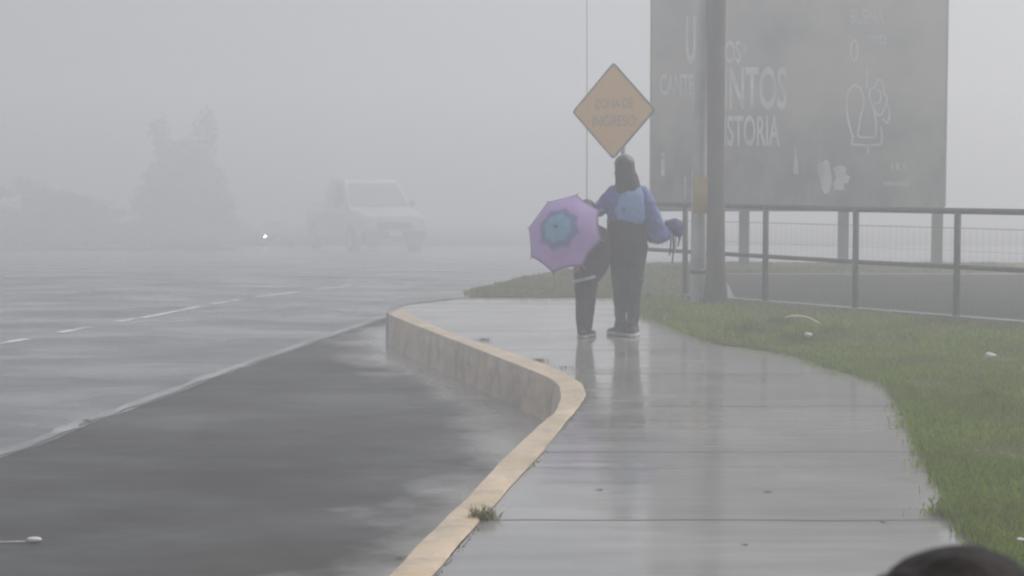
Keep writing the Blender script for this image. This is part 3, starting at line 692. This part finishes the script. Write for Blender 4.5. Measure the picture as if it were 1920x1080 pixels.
def tree(px, Y, base_z, h, wd, n, label, name='tree', shape='cone', leaf=0.10, cl=None):
    x = (px - 960) / F * Y; t = empty(name, (x, Y, base_z), 0, label, 'tree', 'trees across the foggy road')
    if cl is None:
        cl = []
        for k in range(16):
            f = (k + .5) / 16; rr = wd / 2 * (1 - f * 0.6 if shape == 'cone' else math.sin(math.pi * (0.15 + .8 * f)) * .9)
            cl.append(((random.uniform(-.5, .5) * rr * 1.3, random.uniform(-.5, .5) * rr, h * (.12 + .82 * f)), (rr * .55, rr * .55, h * .10)))
    me = leaves(None, n, leaf, cl); me.materials.append(M['leaf']); o = bpy.data.objects.new('crown', me); COL.objects.link(o); o.parent = t
    b = MB(); b.limb([((0, 0, -0.05), .12, .12), ((.03, 0, h * .35), .09, .09), ((-.02, 0, h * .8), .03, .03)], 8)
    for a in range(5):
        an = a * 1.3; b.limb([((.02, 0, h * (.25 + .08 * a)), .04, .04), ((math.cos(an) * wd * .3, math.sin(an) * wd * .3, h * (.38 + .1 * a)), .015, .015)], 6)
    b.build('trunk', M['bark'], t, True); return t
TY = 86.0; TZ = zr(TY) + .1; s_ = F / TY
def tpx(x, y): return ((x - 345) / s_, (455 - y) / s_)
cl = []
for (x, y, rx, ry) in [(300, 245, 20, 42), (385, 250, 24, 55), (345, 285, 50, 32), (330, 330, 60, 40), (375, 335, 50, 45), (300, 375, 52, 45), (350, 385, 70, 50), (405, 390, 38, 50), (285, 425, 40, 26), (345, 430, 90, 26), (400, 425, 38, 30)]:
    u, v = tpx(x, y); cl.append(((u, random.uniform(-.4, .4), v), (rx / s_, rx / s_ * .9, ry / s_)))
tree(345, TY, TZ, 6.7, 4.9, 16000, 'tall foggy tree with a forked top across the road', cl=cl, leaf=.13)
tree(45, 84, TZ, 3.6, 7.5, 9000, 'low spreading foggy tree at the far left across the road', shape='round', leaf=.09)
tree(160, 87, TZ, 2.6, 6.4, 6000, 'small foggy bushy tree left of the forked one', shape='round', leaf=.09)
b = MB(); hx0 = (-150 - 960) / F * 77; hx1 = (440 - 960) / F * 80
cl = [((hx0 + (hx1 - hx0) * k / 26, random.uniform(-.2, .2) + 3.0 * k / 26, .42 + .1 * math.sin(k)), (.7, .5, .60 + .14 * math.sin(k * 2.3))) for k in range(27)]
me = leaves(None, 14000, .07, cl); me.materials.append(M['grass']); o = bpy.data.objects.new('hedge', me); COL.objects.link(o); o.location = (0, 77.5, zr(78) + .3); tag(o, 'long low hedge on the far side of the road', 'hedge')

# ------------------------------------------------------------------ vehicles
def car(name, loc, rz, paint, label, cat, L=4.4, Wd=1.78, H=1.72, pick=False, lit=False, group='vehicles in the fog'):
    """front points to local -Y"""
    t = empty(name, loc, rz, label, cat, group)
    z0 = .30; hood = H * .60; hl = L / 2
    # lower body: lofted cross-sections along the length
    secs = [(-hl, .72, .45, hood * .62), (-hl + .06, .90, .32, hood * .84), (-hl + .35, .98, z0, hood * .95), (-hl + 1.1, 1.0, z0, hood), (hl - .9, 1.0, z0, hood), (hl - .15, .98, z0, hood * (.97)), (hl, .88, .42, hood * .9)]
    mb = MB(); vs = []
    for (y, k, za, zb) in secs:
        w_ = Wd / 2 * k; m_ = (za + zb) / 2
        ring = [(-w_ * .9, za), (-w_, za + .1), (-w_, m_ + .08), (-w_ * .97, zb - .09), (-w_ * .88, zb), (0, zb + .03), (w_ * .88, zb), (w_ * .97, zb - .09), (w_, m_ + .08), (w_, za + .1), (w_ * .9, za)]
        vs += [(x, y, z) for x, z in ring]
    n = 11; fs = [(i * n + k, i * n + (k + 1) % n, (i + 1) * n + (k + 1) % n, (i + 1) * n + k) for i in range(len(secs) - 1) for k in range(n)]
    fs += [tuple(range(n)), tuple((len(secs) - 1) * n + k for k in range(n))]; mb.add(vs, fs); mb.build('body', paint, t, bevel=.02)
    # cabin
    cb = [(-hl + 1.05, hood - .02), (-hl + 1.85, H - .05), (-hl + 2.0, H), ((hl - 1.75) if pick else hl - .45, H - .01), ((hl - 1.55) if pick else hl - .1, hood)]
    mb = MB(); vs = []
    for (y, z) in cb:
        k = .93 if z < H - .2 else .78; vs += [(-Wd / 2 * k, y, z), (Wd / 2 * k, y, z)]
    fs = [(2 * i, 2 * i + 1, 2 * i + 3, 2 * i + 2) for i in range(4)] + [(8, 6, 4, 2, 0), (1, 3, 5, 7, 9), (0, 1, 9, 8)]; mb.add(vs, fs); mb.build('cabin', paint, t, bevel=.02)
    def quad(name, q, off):
        mb = MB(); q = [Vector(p) for p in q]; nn = (q[1] - q[0]).cross(q[2] - q[0]).normalized() * off; mb.add([p + nn for p in q] + [p for p in q], [(0, 1, 2, 3), (0, 1, 5, 4), (1, 2, 6, 5), (2, 3, 7, 6), (3, 0, 4, 7)]); return mb.build(name, M['glass'], t)
    a, d = Vector((0, cb[0][0], cb[0][1])), Vector((0, cb[1][0], cb[1][1])); k0, k1 = Wd / 2 * .87, Wd / 2 * .73
    p0 = a.lerp(d, .10); p1 = a.lerp(d, .92)
    quad('windscreen', [(-k0, p0.y, p0.z), (k0, p0.y, p0.z), (k1, p1.y, p1.z), (-k1, p1.y, p1.z)], .015)
    ye = cb[3][0] - .08
    for sx in (-1, 1):
        ys_ = [(-hl + 1.5, -hl + 2.1, min(ye, -hl + 2.45))] + ([] if pick else [(-hl + 2.53, -hl + 2.53, -hl + 3.3)])
        for (ya, yb, yc) in ys_:
            A_ = (sx * (Wd / 2 * .905 + .004), ya, hood + .1); B_ = (sx * (Wd / 2 * .905 + .004), yc, hood + .1); C_ = (sx * (Wd / 2 * .80 + .006), yc, H - .13); D_ = (sx * (Wd / 2 * .80 + .006), yb, H - .13)
            quad('side_window', [A_, B_, C_, D_], .01 * (1 if sx > 0 else -1))
        mb = MB(); mb.ell((sx * (Wd / 2 + .08), -hl + 1.45, hood + .12), (.11, .06, .09)); mb.build('mirror', M['blackplastic'], t, True)
        mb = MB(); mb.ell((sx * Wd * .37, -hl + .09, hood * .74), (.08, .10, .075) if lit else (.16, .07, .08)); mb.build('headlight', M['lit'] if (lit and sx < 0) else M['lens'], t, True)
        for yy in (-hl + .82, hl - .85):
            wh = MB(); rr = .36; x1 = sx * (Wd / 2 + .012); x0 = sx * (Wd / 2 - .21)
            wh.tube([(x0, yy, rr), (x0 + (x1 - x0) * .1, yy, rr), (x0 + (x1 - x0) * .9, yy, rr), (x1, yy, rr)], [rr * .93, rr, rr, rr * .93], 28); w_ = wh.build('wheel', M['tyre'], t, True)
            rm = MB(); rm.tube([(x1 - sx * .01, yy, rr), (x1 + sx * .012, yy, rr)], [rr * .62, rr * .58], 20); rm.build('rim', M['rim'], w_)
    mb = MB(); mb.box((0, -hl - .015, hood * .64), (Wd * .50, .06, .17)); mb.build('grille', M['blackplastic'], t, bevel=.02)
    mb = MB(); mb.box((0, -hl + .01, .46), (Wd * .92, .16, .20)); mb.build('bumper', M['blackplastic'] if pick else paint, t, bevel=.04)
    mb = MB(); mb.box((0, -hl - .085, .50), (.34, .015, .12)); mb.build('number_plate', M['lens'], t)
    if pick:
        mb = MB(); mb.box((0, hl - .82, hood + .045), (Wd * .84, 1.35, .012)); mb.build('bed_cover', M['blackplastic'], t)
    return t
cy = 75.0; cx = (680 - 960) / F * cy
car('pickup_truck', (cx + .05, cy, zr(cy) + .004), R(23), M['carwhite'], 'white pickup truck coming through the fog on the road', 'truck', L=4.9, H=1.80, pick=True).scale = (1.70, 1.70, 1.74)
cy2 = 98.0; cx2 = (517 - 960) / F * cy2
c2_ = car('car', (cx2, cy2, zr(cy2) + .004), R(10), M['cardark'], 'dark car far back in the fog showing one bright headlight', 'car', H=1.45, lit=True)

# ------------------------------------------------------------------ people
PX = 211.0
wp = gz(1174, 630, 0); wx, wy = wp.x, wp.y
def hand(mb, base, dirv, side, palm, s=1.0, curl=0.7):
    """palm + four fingers + thumb grown from a wrist point"""
    base = Vector(base); d = Vector(dirv).normalized(); sd_ = Vector(side).normalized(); pn = Vector(palm).normalized()
    mb.limb([(base, .024 * s, .018 * s), (base + d * .04 * s, .036 * s, .016 * s), (base + d * .085 * s, .038 * s, .014 * s)], 10)
    for k, (o_, L) in enumerate(((-.028, .062), (-.010, .072), (.010, .068), (.027, .052))):
        p0 = base + d * .085 * s + sd_ * o_ * s; c1 = p0 + (d * math.cos(curl * .4) + pn * math.sin(curl * .4)) * L * .45 * s
        c2 = c1 + (d * math.cos(curl) + pn * math.sin(curl)) * L * .32 * s; c3 = c2 + (d * math.cos(curl * 1.7) + pn * math.sin(curl * 1.7)) * L * .26 * s
        mb.limb([(p0 - d * .01, .0085 * s, .0085 * s), (c1, .0082 * s, .0082 * s), (c2, .0075 * s, .0075 * s), (c3, .0065 * s, .0065 * s)], 8, sub=2)
    t0 = base + d * .025 * s - sd_ * .03 * s; t1 = t0 + (d * .6 - sd_ * .7 + pn * .3).normalized() * .035 * s; t2 = t1 + (d * .8 - sd_ * .2 + pn * .5).normalized() * .03 * s
    mb.limb([(t0, .012 * s, .012 * s), (t1, .010 * s, .010 * s), (t2, .008 * s, .008 * s)], 8, sub=2)
def head(mb, c_, s, turn=0):
    c_ = Vector(c_); rz = Matrix.Rotation(turn, 3, 'Z')
    mb.ell(c_ + Vector((0, 0, .03 * s)), (.074 * s, .092 * s, .095 * s)); f = lambda x, y, z: c_ + rz @ Vector((x * s, y * s, z * s))
    mb.ell(f(0, .03, -.045), (.055 * s, .062 * s, .065 * s)); mb.ell(f(0, .092, -.005), (.012 * s, .02 * s, .024 * s))       # jaw, nose
    mb.ell(f(0, .082, -.052), (.024 * s, .012 * s, .008 * s)); mb.ell(f(0, .075, -.088), (.022 * s, .018 * s, .016 * s))      # lips, chin
    for sx in (-1, 1): mb.ell(f(.076 * sx, -.005, -.005), (.010 * s, .020 * s, .032 * s)); mb.ell(f(.03 * sx, .075, .026), (.02 * s, .012 * s, .008 * s))  # ears, brows
def eyes(parent, c_, s, turn=0):
    rz = Matrix.Rotation(turn, 3, 'Z')
    for sx in (-1, 1):
        b = MB(); b.ell(Vector(c_) + rz @ Vector((.03 * sx * s, .080 * s, .008 * s)), (.013 * s, .008 * s, .008 * s)); b.build('eye', M['litter'], parent, True)
def shoe(parent, x, y, yaw, s=1.0, m='shoe'):
    rz = Matrix.Rotation(yaw, 3, 'Z'); f = lambda a, b_, c_: Vector((x, y, 0)) + rz @ Vector((a * s, b_ * s, c_ * s))
    mb = MB(); mb.limb([(f(0, -.075, .05), .040 * s, .042 * s), (f(0, .0, .055), .042 * s, .044 * s), (f(0, .09, .042), .044 * s, .030 * s), (f(0, .155, .034), .036 * s, .022 * s)], 12, ref=(0, 0, 1)); mb.limb([(f(0, -.05, .07), .038 * s, .036 * s), (f(0, -.05, .115), .038 * s, .036 * s)], 10)
    sh = organic(mb, 'shoe', M[m], parent, .008, 3)
    mb = MB(); pr = [(-.036, -.105), (-.042, -.03), (-.040, .04), (-.046, .11), (-.030, .175), (0, .195), (.030, .175), (.046, .11), (.040, .04), (.042, -.03), (.036, -.105), (0, -.125)]
    pts = [f(a, b_, 0) for a, b_ in pr]; mb.prism([(p.x, p.y) for p in pts], .003, .034 * s); so = mb.build('sole', M['sole'], sh, bevel=.006); return sh

woman = empty('person', (wx, wy, 0), 0, 'long haired woman in a blue jacket seen from behind with her arm round the child', 'person', 'people walking away together')
b = MB()   # body
head(b, (-.02, .02, 1.49), 1.0)
b.limb([((-.02, .0, 1.42), .05, .05), ((-.01, -.01, 1.31), .055, .055)], 12)
b.limb([((.0, 0, 1.30), .12, .08), ((0, 0, 1.20), .155, .10), ((0, 0, 1.02), .135, .09), ((0, 0, .88), .15, .10), ((0, 0, .78), .165, .11)], 16)
b.limb([((-.065, 0, .78), .085, .09), ((-.055, .02, .45), .055, .06), ((-.045, .05, .10), .038, .042), ((-.045, .07, .06), .035, .04)], 12)
b.limb([((.065, 0, .78), .085, .09), ((.06, -.01, .45), .055, .06), ((.055, -.04, .10), .038, .042), ((.055, -.02, .06), .035, .04)], 12)
b.limb([((.15, 0, 1.28), .045, .045), ((.225, .01, 1.06), .04, .04), ((.275, .03, .90), .036, .036)], 10)
b.limb([((.275, .03, .90), .036, .036), ((.34, .07, .905), .030, .030), ((.385, .10, .955), .024, .022)], 10)
hand(b, (.385, .10, .955), (.75, .25, .35), (.1, .6, -.6), (.2, .3, -.9), 1.0, 1.1)
b.limb([((-.12, 0, 1.255), .045, .045), ((-.21, .03, 1.15), .04, .04), ((-.36, .09, 1.07), .03, .03)], 10)
hand(b, (-.36, .09, 1.07), (-.9, .25, -.25), (0, .3, -.9), (-.2, .9, 0), 1.0, .5)
wb = organic(b, 'body', M['skin'], woman, .0065, 3)
eyes(woman, (-.02, .02, 1.49), 1.0)
b = MB()   # hair: crown, long fall down the back
b.ell((-.02, .0, 1.525), (.092, .10, .082)); b.limb([((-.020, -.045, 1.52), .090, .07), ((-.018, -.065, 1.42), .092, .055), ((-.005, -.078, 1.33), .105, .045), ((.005, -.085, 1.27), .088, .034), ((.0, -.085, 1.235), .05, .022)], 14)
b.limb([((.055, -.05, 1.42), .04, .04), ((.085, -.055, 1.33), .035, .035), ((.10, -.06, 1.28), .022, .022)], 10)
organic(b, 'hair', M['hair'], woman, .010, 2, .010, .03)
b = MB()   # jacket
b.limb([((-.01, -.005, 1.345), .085, .07), ((0, -.005, 1.28), .165, .10), ((0, 0, 1.16), .178, .122), ((0, 0, 1.0), .172, .12)], 18)
b.limb([((.13, 0, 1.27), .072, .075), ((.20, .0, 1.12), .078, .08), ((.25, .02, .97), .085, .085), ((.262, .03, .90), .078, .08)], 14)
b.limb([((.235, .03, .90), .078, .075), ((.305, .05, .885), .072, .070), ((.365, .09, .93), .048, .05)], 14)
b.limb([((-.12, 0, 1.265), .072, .075), ((-.21, .03, 1.15), .070, .07), ((-.31, .07, 1.09), .055, .055)], 12)
jk = organic(b, 'jacket', M['jacket'], woman, .010, 3, .034, .075)
b = MB(); b.limb([((.03, -.050, 1.315), .10, .055), ((.028, -.066, 1.22), .125, .066), ((.022, -.068, 1.12), .138, .066), ((.018, -.066, 1.03), .142, .062)], 16)
organic(b, 'back_panel', M['jpanel'], jk, .010, 3, .022, .07)
b = MB(); b.limb([((.0, 0, 1.02), .176, .127), ((.0, 0, .90), .176, .13), ((.005, 0, .78), .186, .138), ((.008, 0, .70), .170, .13)], 18)
organic(b, 'jacket_skirt', M['dark'], jk, .012, 3, .016, .09)
b = MB(); b.limb([((0, 0, .80), .178, .125), ((0, 0, .70), .17, .12)], 16)
b.limb([((-.060, 0, .72), .095, .105), ((-.055, .01, .50), .074, .088), ((-.052, .03, .28), .054, .072), ((-.050, .055, .10), .046, .06), ((-.050, .06, .07), .050, .062)], 14)
b.limb([((.080, 0, .72), .100, .105), ((.070, -.01, .50), .078, .088), ((.062, -.03, .28), .058, .074), ((.056, -.035, .10), .050, .06), ((.056, -.035, .07), .056, .062)], 14)
organic(b, 'trousers', M['denim'], woman, .010, 3, .026, .07)
shoe(woman, -.050, .03, R(32)); shoe(woman, .058, -.045, R(-14))
b = MB(); b.ell((.052, -.11, .085), (.03, .008, .02)); b.build('reflector', M['sole'], woman, True)
# what hangs from her right hand
bn = empty('bundle', (wx + .44, wy + .10, .97), 0, 'dark blue cloth bundle with dangling cords held out by the long haired woman', 'bag')
b = MB(); b.limb([((-.06, 0, .02), .04, .045), ((.0, 0, .01), .065, .065), ((.03, .01, -.05), .05, .05)], 12); b.limb([((.03, 0, .03), .035, .035), ((.035, 0, -.05), .025, .025)], 10); organic(b, 'cloth', M['bundle'], bn, .009, 2, .015, .04)
for (x, z, L, m) in ((-.045, -.04, .22, 'bundle'), (.0, -.06, .17, 'litter'), (.03, -.06, .12, 'bundle'), (-.02, -.06, .27, 'bundle'), (.045, -.02, .10, 'bundle')):
    b = MB(); b.tube([(x, 0, z), (x + .008, .005, z - L * .5), (x - .006, 0, z - L)], [.010, .008, .006], 6); b.build('cord', M[m], bn, True)

# child
cxp = gz(1096, 633, 0); cx0, cy0 = cxp.x, cxp.y
child = empty('person', (cx0, cy0, 0), 0, 'smaller person in dark clothes walking hidden behind the purple umbrella', 'person', 'people walking away together')
b = MB(); K = .80
head(b, (0.02, .06, 1.11), .85)
b.limb([((.02, .04, 1.05), .042, .042), ((.02, .03, .97), .045, .045)], 12)
b.limb([((.03, .02, .96), .10, .065), ((.04, .01, .86), .125, .08), ((.04, 0, .70), .12, .08), ((.03, 0, .58), .135, .09)], 16)
b.limb([((-.02, 0, .58), .065, .07), ((-.01, 0, .33), .045, .05), ((-.01, -.01, .09), .033, .036), ((-.01, .01, .06), .03, .035)], 12)
b.limb([((.07, 0, .58), .065, .07), ((.03, .03, .33), .045, .05), ((.025, .05, .09), .033, .036), ((.025, .07, .06), .03, .035)], 12)
b.limb([((.16, .01, .93), .036, .036), ((.17, .02, .78), .034, .034), ((.13, .10, .70), .028, .028), ((.09, .14, .71), .022, .022)], 10)
hand(b, (.10, .135, .71), (-.8, .1, .1), (0, .2, .9), (0, .9, -.2), .8, 1.4)
b.limb([((-.08, .01, .93), .036, .036), ((-.12, .0, .78), .034, .034), ((-.09, .10, .68), .028, .028), ((-.02, .14, .68), .022, .022)], 10)
hand(b, (-.02, .14, .68), (.8, .1, .1), (0, -.2, -.9), (0, .9, -.2), .8, 1.4)
organic(b, 'body', M['skin'], child, .0065, 3); eyes(child, (.02, .06, 1.11), .85)
b = MB(); b.ell((.02, .04, 1.14), (.078, .088, .075)); b.limb([((.02, .0, 1.13), .07, .06), ((.02, -.01, 1.02), .06, .045)], 12); organic(b, 'hair', M['hair'], child, .010, 2, .008, .03)
b = MB(); b.limb([((.03, .02, 1.0), .07, .06), ((.04, .015, .93), .13, .09), ((.07, .0, .80), .155, .105), ((.075, .0, .68), .150, .11), ((.045, -.005, .58), .125, .105)], 16)
b.limb([((.15, .01, .92), .055, .06), ((.175, .02, .78), .052, .056), ((.13, .09, .70), .043, .043)], 12); b.limb([((-.07, .01, .92), .055, .06), ((-.125, 0, .78), .055, .055), ((-.09, .09, .69), .045, .045)], 12)
cj = organic(b, 'jacket', M['darkjacket'], child, .012, 3, .016, .08)
b = MB()
b.limb([((.05, 0, .62), .13, .10), ((.02, 0, .56), .115, .095)], 14)
b.limb([((-.022, 0, .56), .078, .085), ((-.012, 0, .33), .068, .078), ((-.012, -.01, .22), .07, .075), ((-.010, -.01, .07), .058, .06)], 14)
b.limb([((.055, 0, .56), .070, .085), ((.035, .02, .33), .064, .075), ((.02, .05, .09), .050, .055)], 14)
organic(b, 'trousers', M['dark'], child, .011, 3, .014, .08)
b = MB(); n = 24; vs = []
for dz in (-.014, .014):
    for k in range(n + 1):
        a = R(180 + 180 * k / n); vs.append((.012 + .118 * math.cos(a), -.012 + .108 * math.sin(a), .525 + dz + .030 * math.cos(a) ))
b.add(vs, [(k, k + 1, n + 2 + k, n + 1 + k) for k in range(n)]); o = b.build('reflective_band', M['reflect'], child, True); o.modifiers.new('s', 'SOLIDIFY').thickness = .004
shoe(child, -.02, -.01, R(4), .85); shoe(child, .03, .06, R(-25), .85)

# ------------------------------------------------------------------ umbrella
ap = gy(1044, 426, wy - .42)
ax = Vector((-.42, -.80, .34)).normalized()
umb = empty('umbrella', ap, 0, 'open purple umbrella with a light blue centre held over the shoulder of the smaller person', 'umbrella')
u_ = ax.cross(Vector((0, 0, 1))).normalized(); v_ = u_.cross(ax).normalized()
NR = 8; RAD = .365; DEP = .17; PH = R(8)
def cano(r, a, ta):      # r 0..1, angle, returns local point on the stretched fabric
    seg = 2 * math.pi / NR; k = ((a - PH) % seg) / seg; sag = 4 * k * (1 - k)
    rr = RAD * r * (1 - .055 * sag * r * r - (0.0)) ; chord = math.cos(seg / 2) / math.cos((k - .5) * seg); rr *= (1 - .75 * (1 - chord) * 1)
    d = DEP * (r ** 1.8) - .018 * sag * r
    return -ax * d + (u_ * math.cos(a) + v_ * math.sin(a)) * rr
def canopy_mat():
    g = NG('purple_canopy_fabric'); at = g.n('ShaderNodeAttribute', attribute_name='rad')
    e = g.rampv(at.outputs['Fac'], [(0.0, 0), (1, 1)])
    c = g.ramp(at.outputs['Fac'], [(0.0, (0.22, 0.50, 0.68)), (0.32, (0.24, 0.52, 0.70)), (0.38, (0.19, 0.24, 0.50)), (0.48, (0.19, 0.21, 0.48)), (0.56, (0.56, 0.38, 0.76)), (0.93, (0.60, 0.40, 0.78)), (0.97, (0.22, 0.16, 0.36))])
    n1 = g.rampv(g.noise(9, 3), [(.3, .85), (.7, 1.0)])
    mx2 = g.n('ShaderNodeMix', data_type='RGBA', blend_type='MULTIPLY'); mx2.inputs[0].default_value = 1; g.t.links.new(c, mx2.inputs[6]); g.t.links.new(n1, mx2.inputs[7])
    g.b.inputs['Transmission Weight'].default_value = 0
    m = g.out(mx2.outputs[2], .45); tr = g.n('ShaderNodeBsdfTranslucent'); g.t.links.new(mx2.outputs[2], tr.inputs[0]); ms = g.n('ShaderNodeMixShader'); ms.inputs[0].default_value = .25
    g.t.links.new(g.b.outputs[0], ms.inputs[1]); g.t.links.new(tr.outputs[0], ms.inputs[2]); g.t.links.new(ms.outputs[0], g.t.nodes['Material Output'].inputs[0]); return m
b = MB(); NRg, NA = 14, 64; vs = [Vector((0, 0, 0))]; rad_ = [0.0]
for i in range(1, NRg + 1):
    for k in range(NA):
        a = PH + 2 * math.pi * k / NA; r = i / NRg
        wob = 1 + .035 * math.cos(NR * (a - PH)) * (1 if .25 < r < .6 else 0)
        vs.append(cano(r, a, 0)); rad_.append(r / wob if r < .6 else r)
fs = [(0, 1 + k, 1 + (k + 1) % NA) for k in range(NA)] + [(1 + (i - 1) * NA + k, 1 + i * NA + k, 1 + i * NA + (k + 1) % NA, 1 + (i - 1) * NA + (k + 1) % NA) for i in range(1, NRg) for k in range(NA)]
b.add(vs, fs); o = b.build('canopy', canopy_mat(), umb, True)
at_ = o.data.attributes.new('rad', 'FLOAT', 'POINT'); at_.data.foreach_set('value', rad_)
for k in range(NR):
    a = PH + 2 * math.pi * k / NR; mb = MB(); mb.tube([cano(r, a, 0) - ax * .006 for r in (0.02, .25, .5, .75, 1.0)], .0028, 5); tipd = cano(1.0, a, 0); mb.tube([tipd - ax * .006, tipd * 1.06 - ax * .012], [.005, .004], 6); rbo = mb.build('rib', M['metal'], umb)
b = MB(); b.tube([ax * .045, ax * .0, -ax * .62], [.006, .006, .006], 8); b.build('shaft', M['metal'], umb, True)
b = MB(); b.tube([ax * .005, ax * .055], [.011, .005], 10); b.build('tip', M['blackplastic'], umb, True)
b = MB(); b.limb([(-ax * .56, .014, .014), (-ax * .66, .015, .015), (-ax * .70 - v_ * .03, .012, .012), (-ax * .67 - v_ * .06, .010, .010)], 10); b.build('handle', M['blackplastic'], umb, True)

# ------------------------------------------------------------------ small child close to the camera, lower right
nY = 1.10; nh = gy(1812, 1024, nY); NH = nh.z
near = empty('person', (nh.x, nY, 0), 0, 'small person with dark hair, only the crown of the head in the bottom right corner', 'person')
hc = (0, .01, NH - .118)
b = MB(); head(b, hc, .82)
b.limb([((0, 0, NH - .15), .036, .036), ((0, -.01, NH - .24), .04, .04)], 12)
b.limb([((0, 0, NH - .25), .09, .055), ((0, 0, NH - .34), .11, .07), ((0, 0, NH - .50), .10, .07), ((0, 0, NH - .58), .11, .08)], 16)
for sx in (-1, 1):
    b.limb([((.05 * sx, 0, NH - .57), .058, .06), ((.05 * sx, .01, .24), .04, .042), ((.05 * sx, 0, .07), .028, .03)], 12)
    b.limb([((.10 * sx, 0, NH - .26), .032, .032), ((.14 * sx, .0, NH - .42), .028, .028), ((.14 * sx, .04, NH - .53), .02, .02)], 10)
    hand(b, (.14 * sx, .04, NH - .53), (0, .1, -1), (sx * .2, 1, 0), (-sx, 0, 0), .65, .7)
organic(b, 'body', M['skin'], near, .0065, 3); eyes(near, hc, .82)
b = MB(); b.ell((0, -.002, NH - .086), (.0745, .094, .086)); b.ell((0.010, -.02, NH - .092), (.073, .080, .082)); b.limb([((0, -.045, NH - .12), .062, .045), ((0, -.05, NH - .16), .050, .035)], 12)
b.limb([((-.036, -.012, NH - .022), .012, .016), ((-.052, -.014, NH - .0225), .009, .014), ((-.066, -.014, NH - .034), .006, .010)], 10)
organic(b, 'hair', M['hairnear'], near, .005, 3, .006, .02)
b = MB(); b.limb([((0, 0, NH - .235), .06, .05), ((0, 0, NH - .27), .11, .07), ((0, 0, NH - .36), .13, .085), ((0, 0, NH - .54), .135, .095)], 16)
for sx in (-1, 1): b.limb([((.10 * sx, 0, NH - .27), .044, .044), ((.142 * sx, .0, NH - .42), .042, .042), ((.142 * sx, .035, NH - .51), .034, .034)], 12)
organic(b, 'jumper', M['darkjacket'], near, .009, 3, .01, .06)
b = MB(); b.limb([((0, 0, NH - .52), .12, .085), ((0, 0, NH - .58), .12, .085)], 14)
for sx in (-1, 1): b.limb([((.052 * sx, 0, NH - .58), .068, .07), ((.05 * sx, .01, .24), .052, .055), ((.05 * sx, 0, .08), .042, .045)], 12)
organic(b, 'trousers', M['denim'], near, .009, 3, .01, .06)
shoe(near, -.05, 0, R(5), .62); shoe(near, .05, 0, R(-5), .62)

# ------------------------------------------------------------------ litter and leaves
p = gz(64, 1014, ROADZ + .01)
o = empty('litter', (p.x, p.y, ROADZ), 0, 'pale oval piece of rubbish with a thin white stick on the wet asphalt', 'litter')
b = MB(); b.ell((0, 0, .016), (.037, .022, .013)); b.build('cap', M['litter'], o, True)
b = MB(); b.tube([(-.04, -.004, .008), (-.20, -.012, .006)], .0035, 8); b.build('stick', M['litter'], o, True)
def leaf_o(px, py, z, s, label, m='deadleaf', h=.3):
    p = gz(px, py, z); mb = MB(); n = 12; vs = [(0, 0, s * h * .5)]
    for k in range(n):
        a = 2 * math.pi * k / n; r = s * (.75 + .25 * math.sin(3 * a + px)); vs.append((r * math.cos(a) * 1.3, r * math.sin(a) * .8, s * h * (.1 + .35 * math.sin(2 * a + px) ** 2)))
    mb.add(vs, [(0, 1 + k, 1 + (k + 1) % n) for k in range(n)]); o = mb.build('dead_leaf', M[m], smooth=True); o.location = (p.x, p.y, z); o.rotation_euler.z = random.uniform(0, 6); return tag(o, label, 'leaf', 'dead leaves lying on the wet ground')
leaf_o(163, 790, ROADZ + .006, .034, 'dark dead leaf on the road beside the pale edge line', h=.7)
leaf_o(484, 917, ROADZ + .003, .020, 'small dark leaf alone in the middle of the wet lay-by')
leaf_o(1125, 918, .002, .018, 'dark leaf on the pavement left of the pole reflection')
leaf_o(1441, 922, .002, .020, 'dark leaf on the pavement right of the pole reflection')
leaf_o(1397, 1021, .002, .014, 'tiny dark leaf nearest the camera on the pavement')
leaf_o(1655, 978, .002, .016, 'dark leaf on the pavement near the grass tuft')
leaf_o(990, 762, ROADZ + .003, .030, 'dark leaf in the puddle at the foot of the kerb')
leaf_o(748, 1046, ROADZ + .003, .018, 'dark leaf on the asphalt beside the nearest kerb')
def scrap(px, py, z, s, label, m='litter'):
    p = gz(px, py, z); mb = MB()
    mb.ell((0, 0, s * .5), (s, s * .8, s * .5), 12, 8); o = mb.build('litter', M[m], smooth=True); o.location = p
    tx = bpy.data.textures.new('crumple', 'CLOUDS'); tx.noise_scale = s; d = o.modifiers.new('d', 'DISPLACE'); d.texture = tx; d.strength = s * .9; return tag(o, label, 'litter', 'scraps of rubbish in the grass')
scrap(1857, 672, .05, .042, 'crumpled white scrap in the grass near the fence')
scrap(1914, 1015, .05, .014, 'tiny white scrap in the grass above the small person')
scrap(1516, 632, .12, .035, 'small pale scrap in the weeds below the pinkish wrapper')
p = gz(1503, 599, .10); b = MB()
b.limb([((-.15, 0, .02), .05, .005), ((-.05, 0, .035), .07, .007), ((.07, 0, .015), .06, .006), ((.17, -.02, -.04), .04, .004)], 12, ref=(0, 0, 1)); o = b.build('wrapper', M['pinklitter'], smooth=True); o.location = p; tag(o, 'pinkish curved wrapper caught on top of the verge weeds', 'litter')
scrap(770, 1066, ROADZ, .012, 'tiny white speck of rubbish on the asphalt beside the nearest kerb')

# ------------------------------------------------------------------ fog
hm = bpy.data.materials.new('fog_air'); hm.use_nodes = True; t = hm.node_tree; t.nodes.clear()
po = t.nodes.new('ShaderNodeOutputMaterial'); pv_ = t.nodes.new('ShaderNodeVolumePrincipled'); pv_.inputs['Density'].default_value = FOG; pv_.inputs['Color'].default_value = (*FOG_COL, 1); pv_.inputs['Anisotropy'].default_value = FOG_ANISO
t.links.new(pv_.outputs[0], po.inputs['Volume'])
b = MB(); b.box((0, 47, (7.5 + ROADZ - 1.03) / 2), (154, 130, 7.5 - (ROADZ - 1.03))); hz_ = b.build('haze', hm); tag(hz_, kind='stuff')
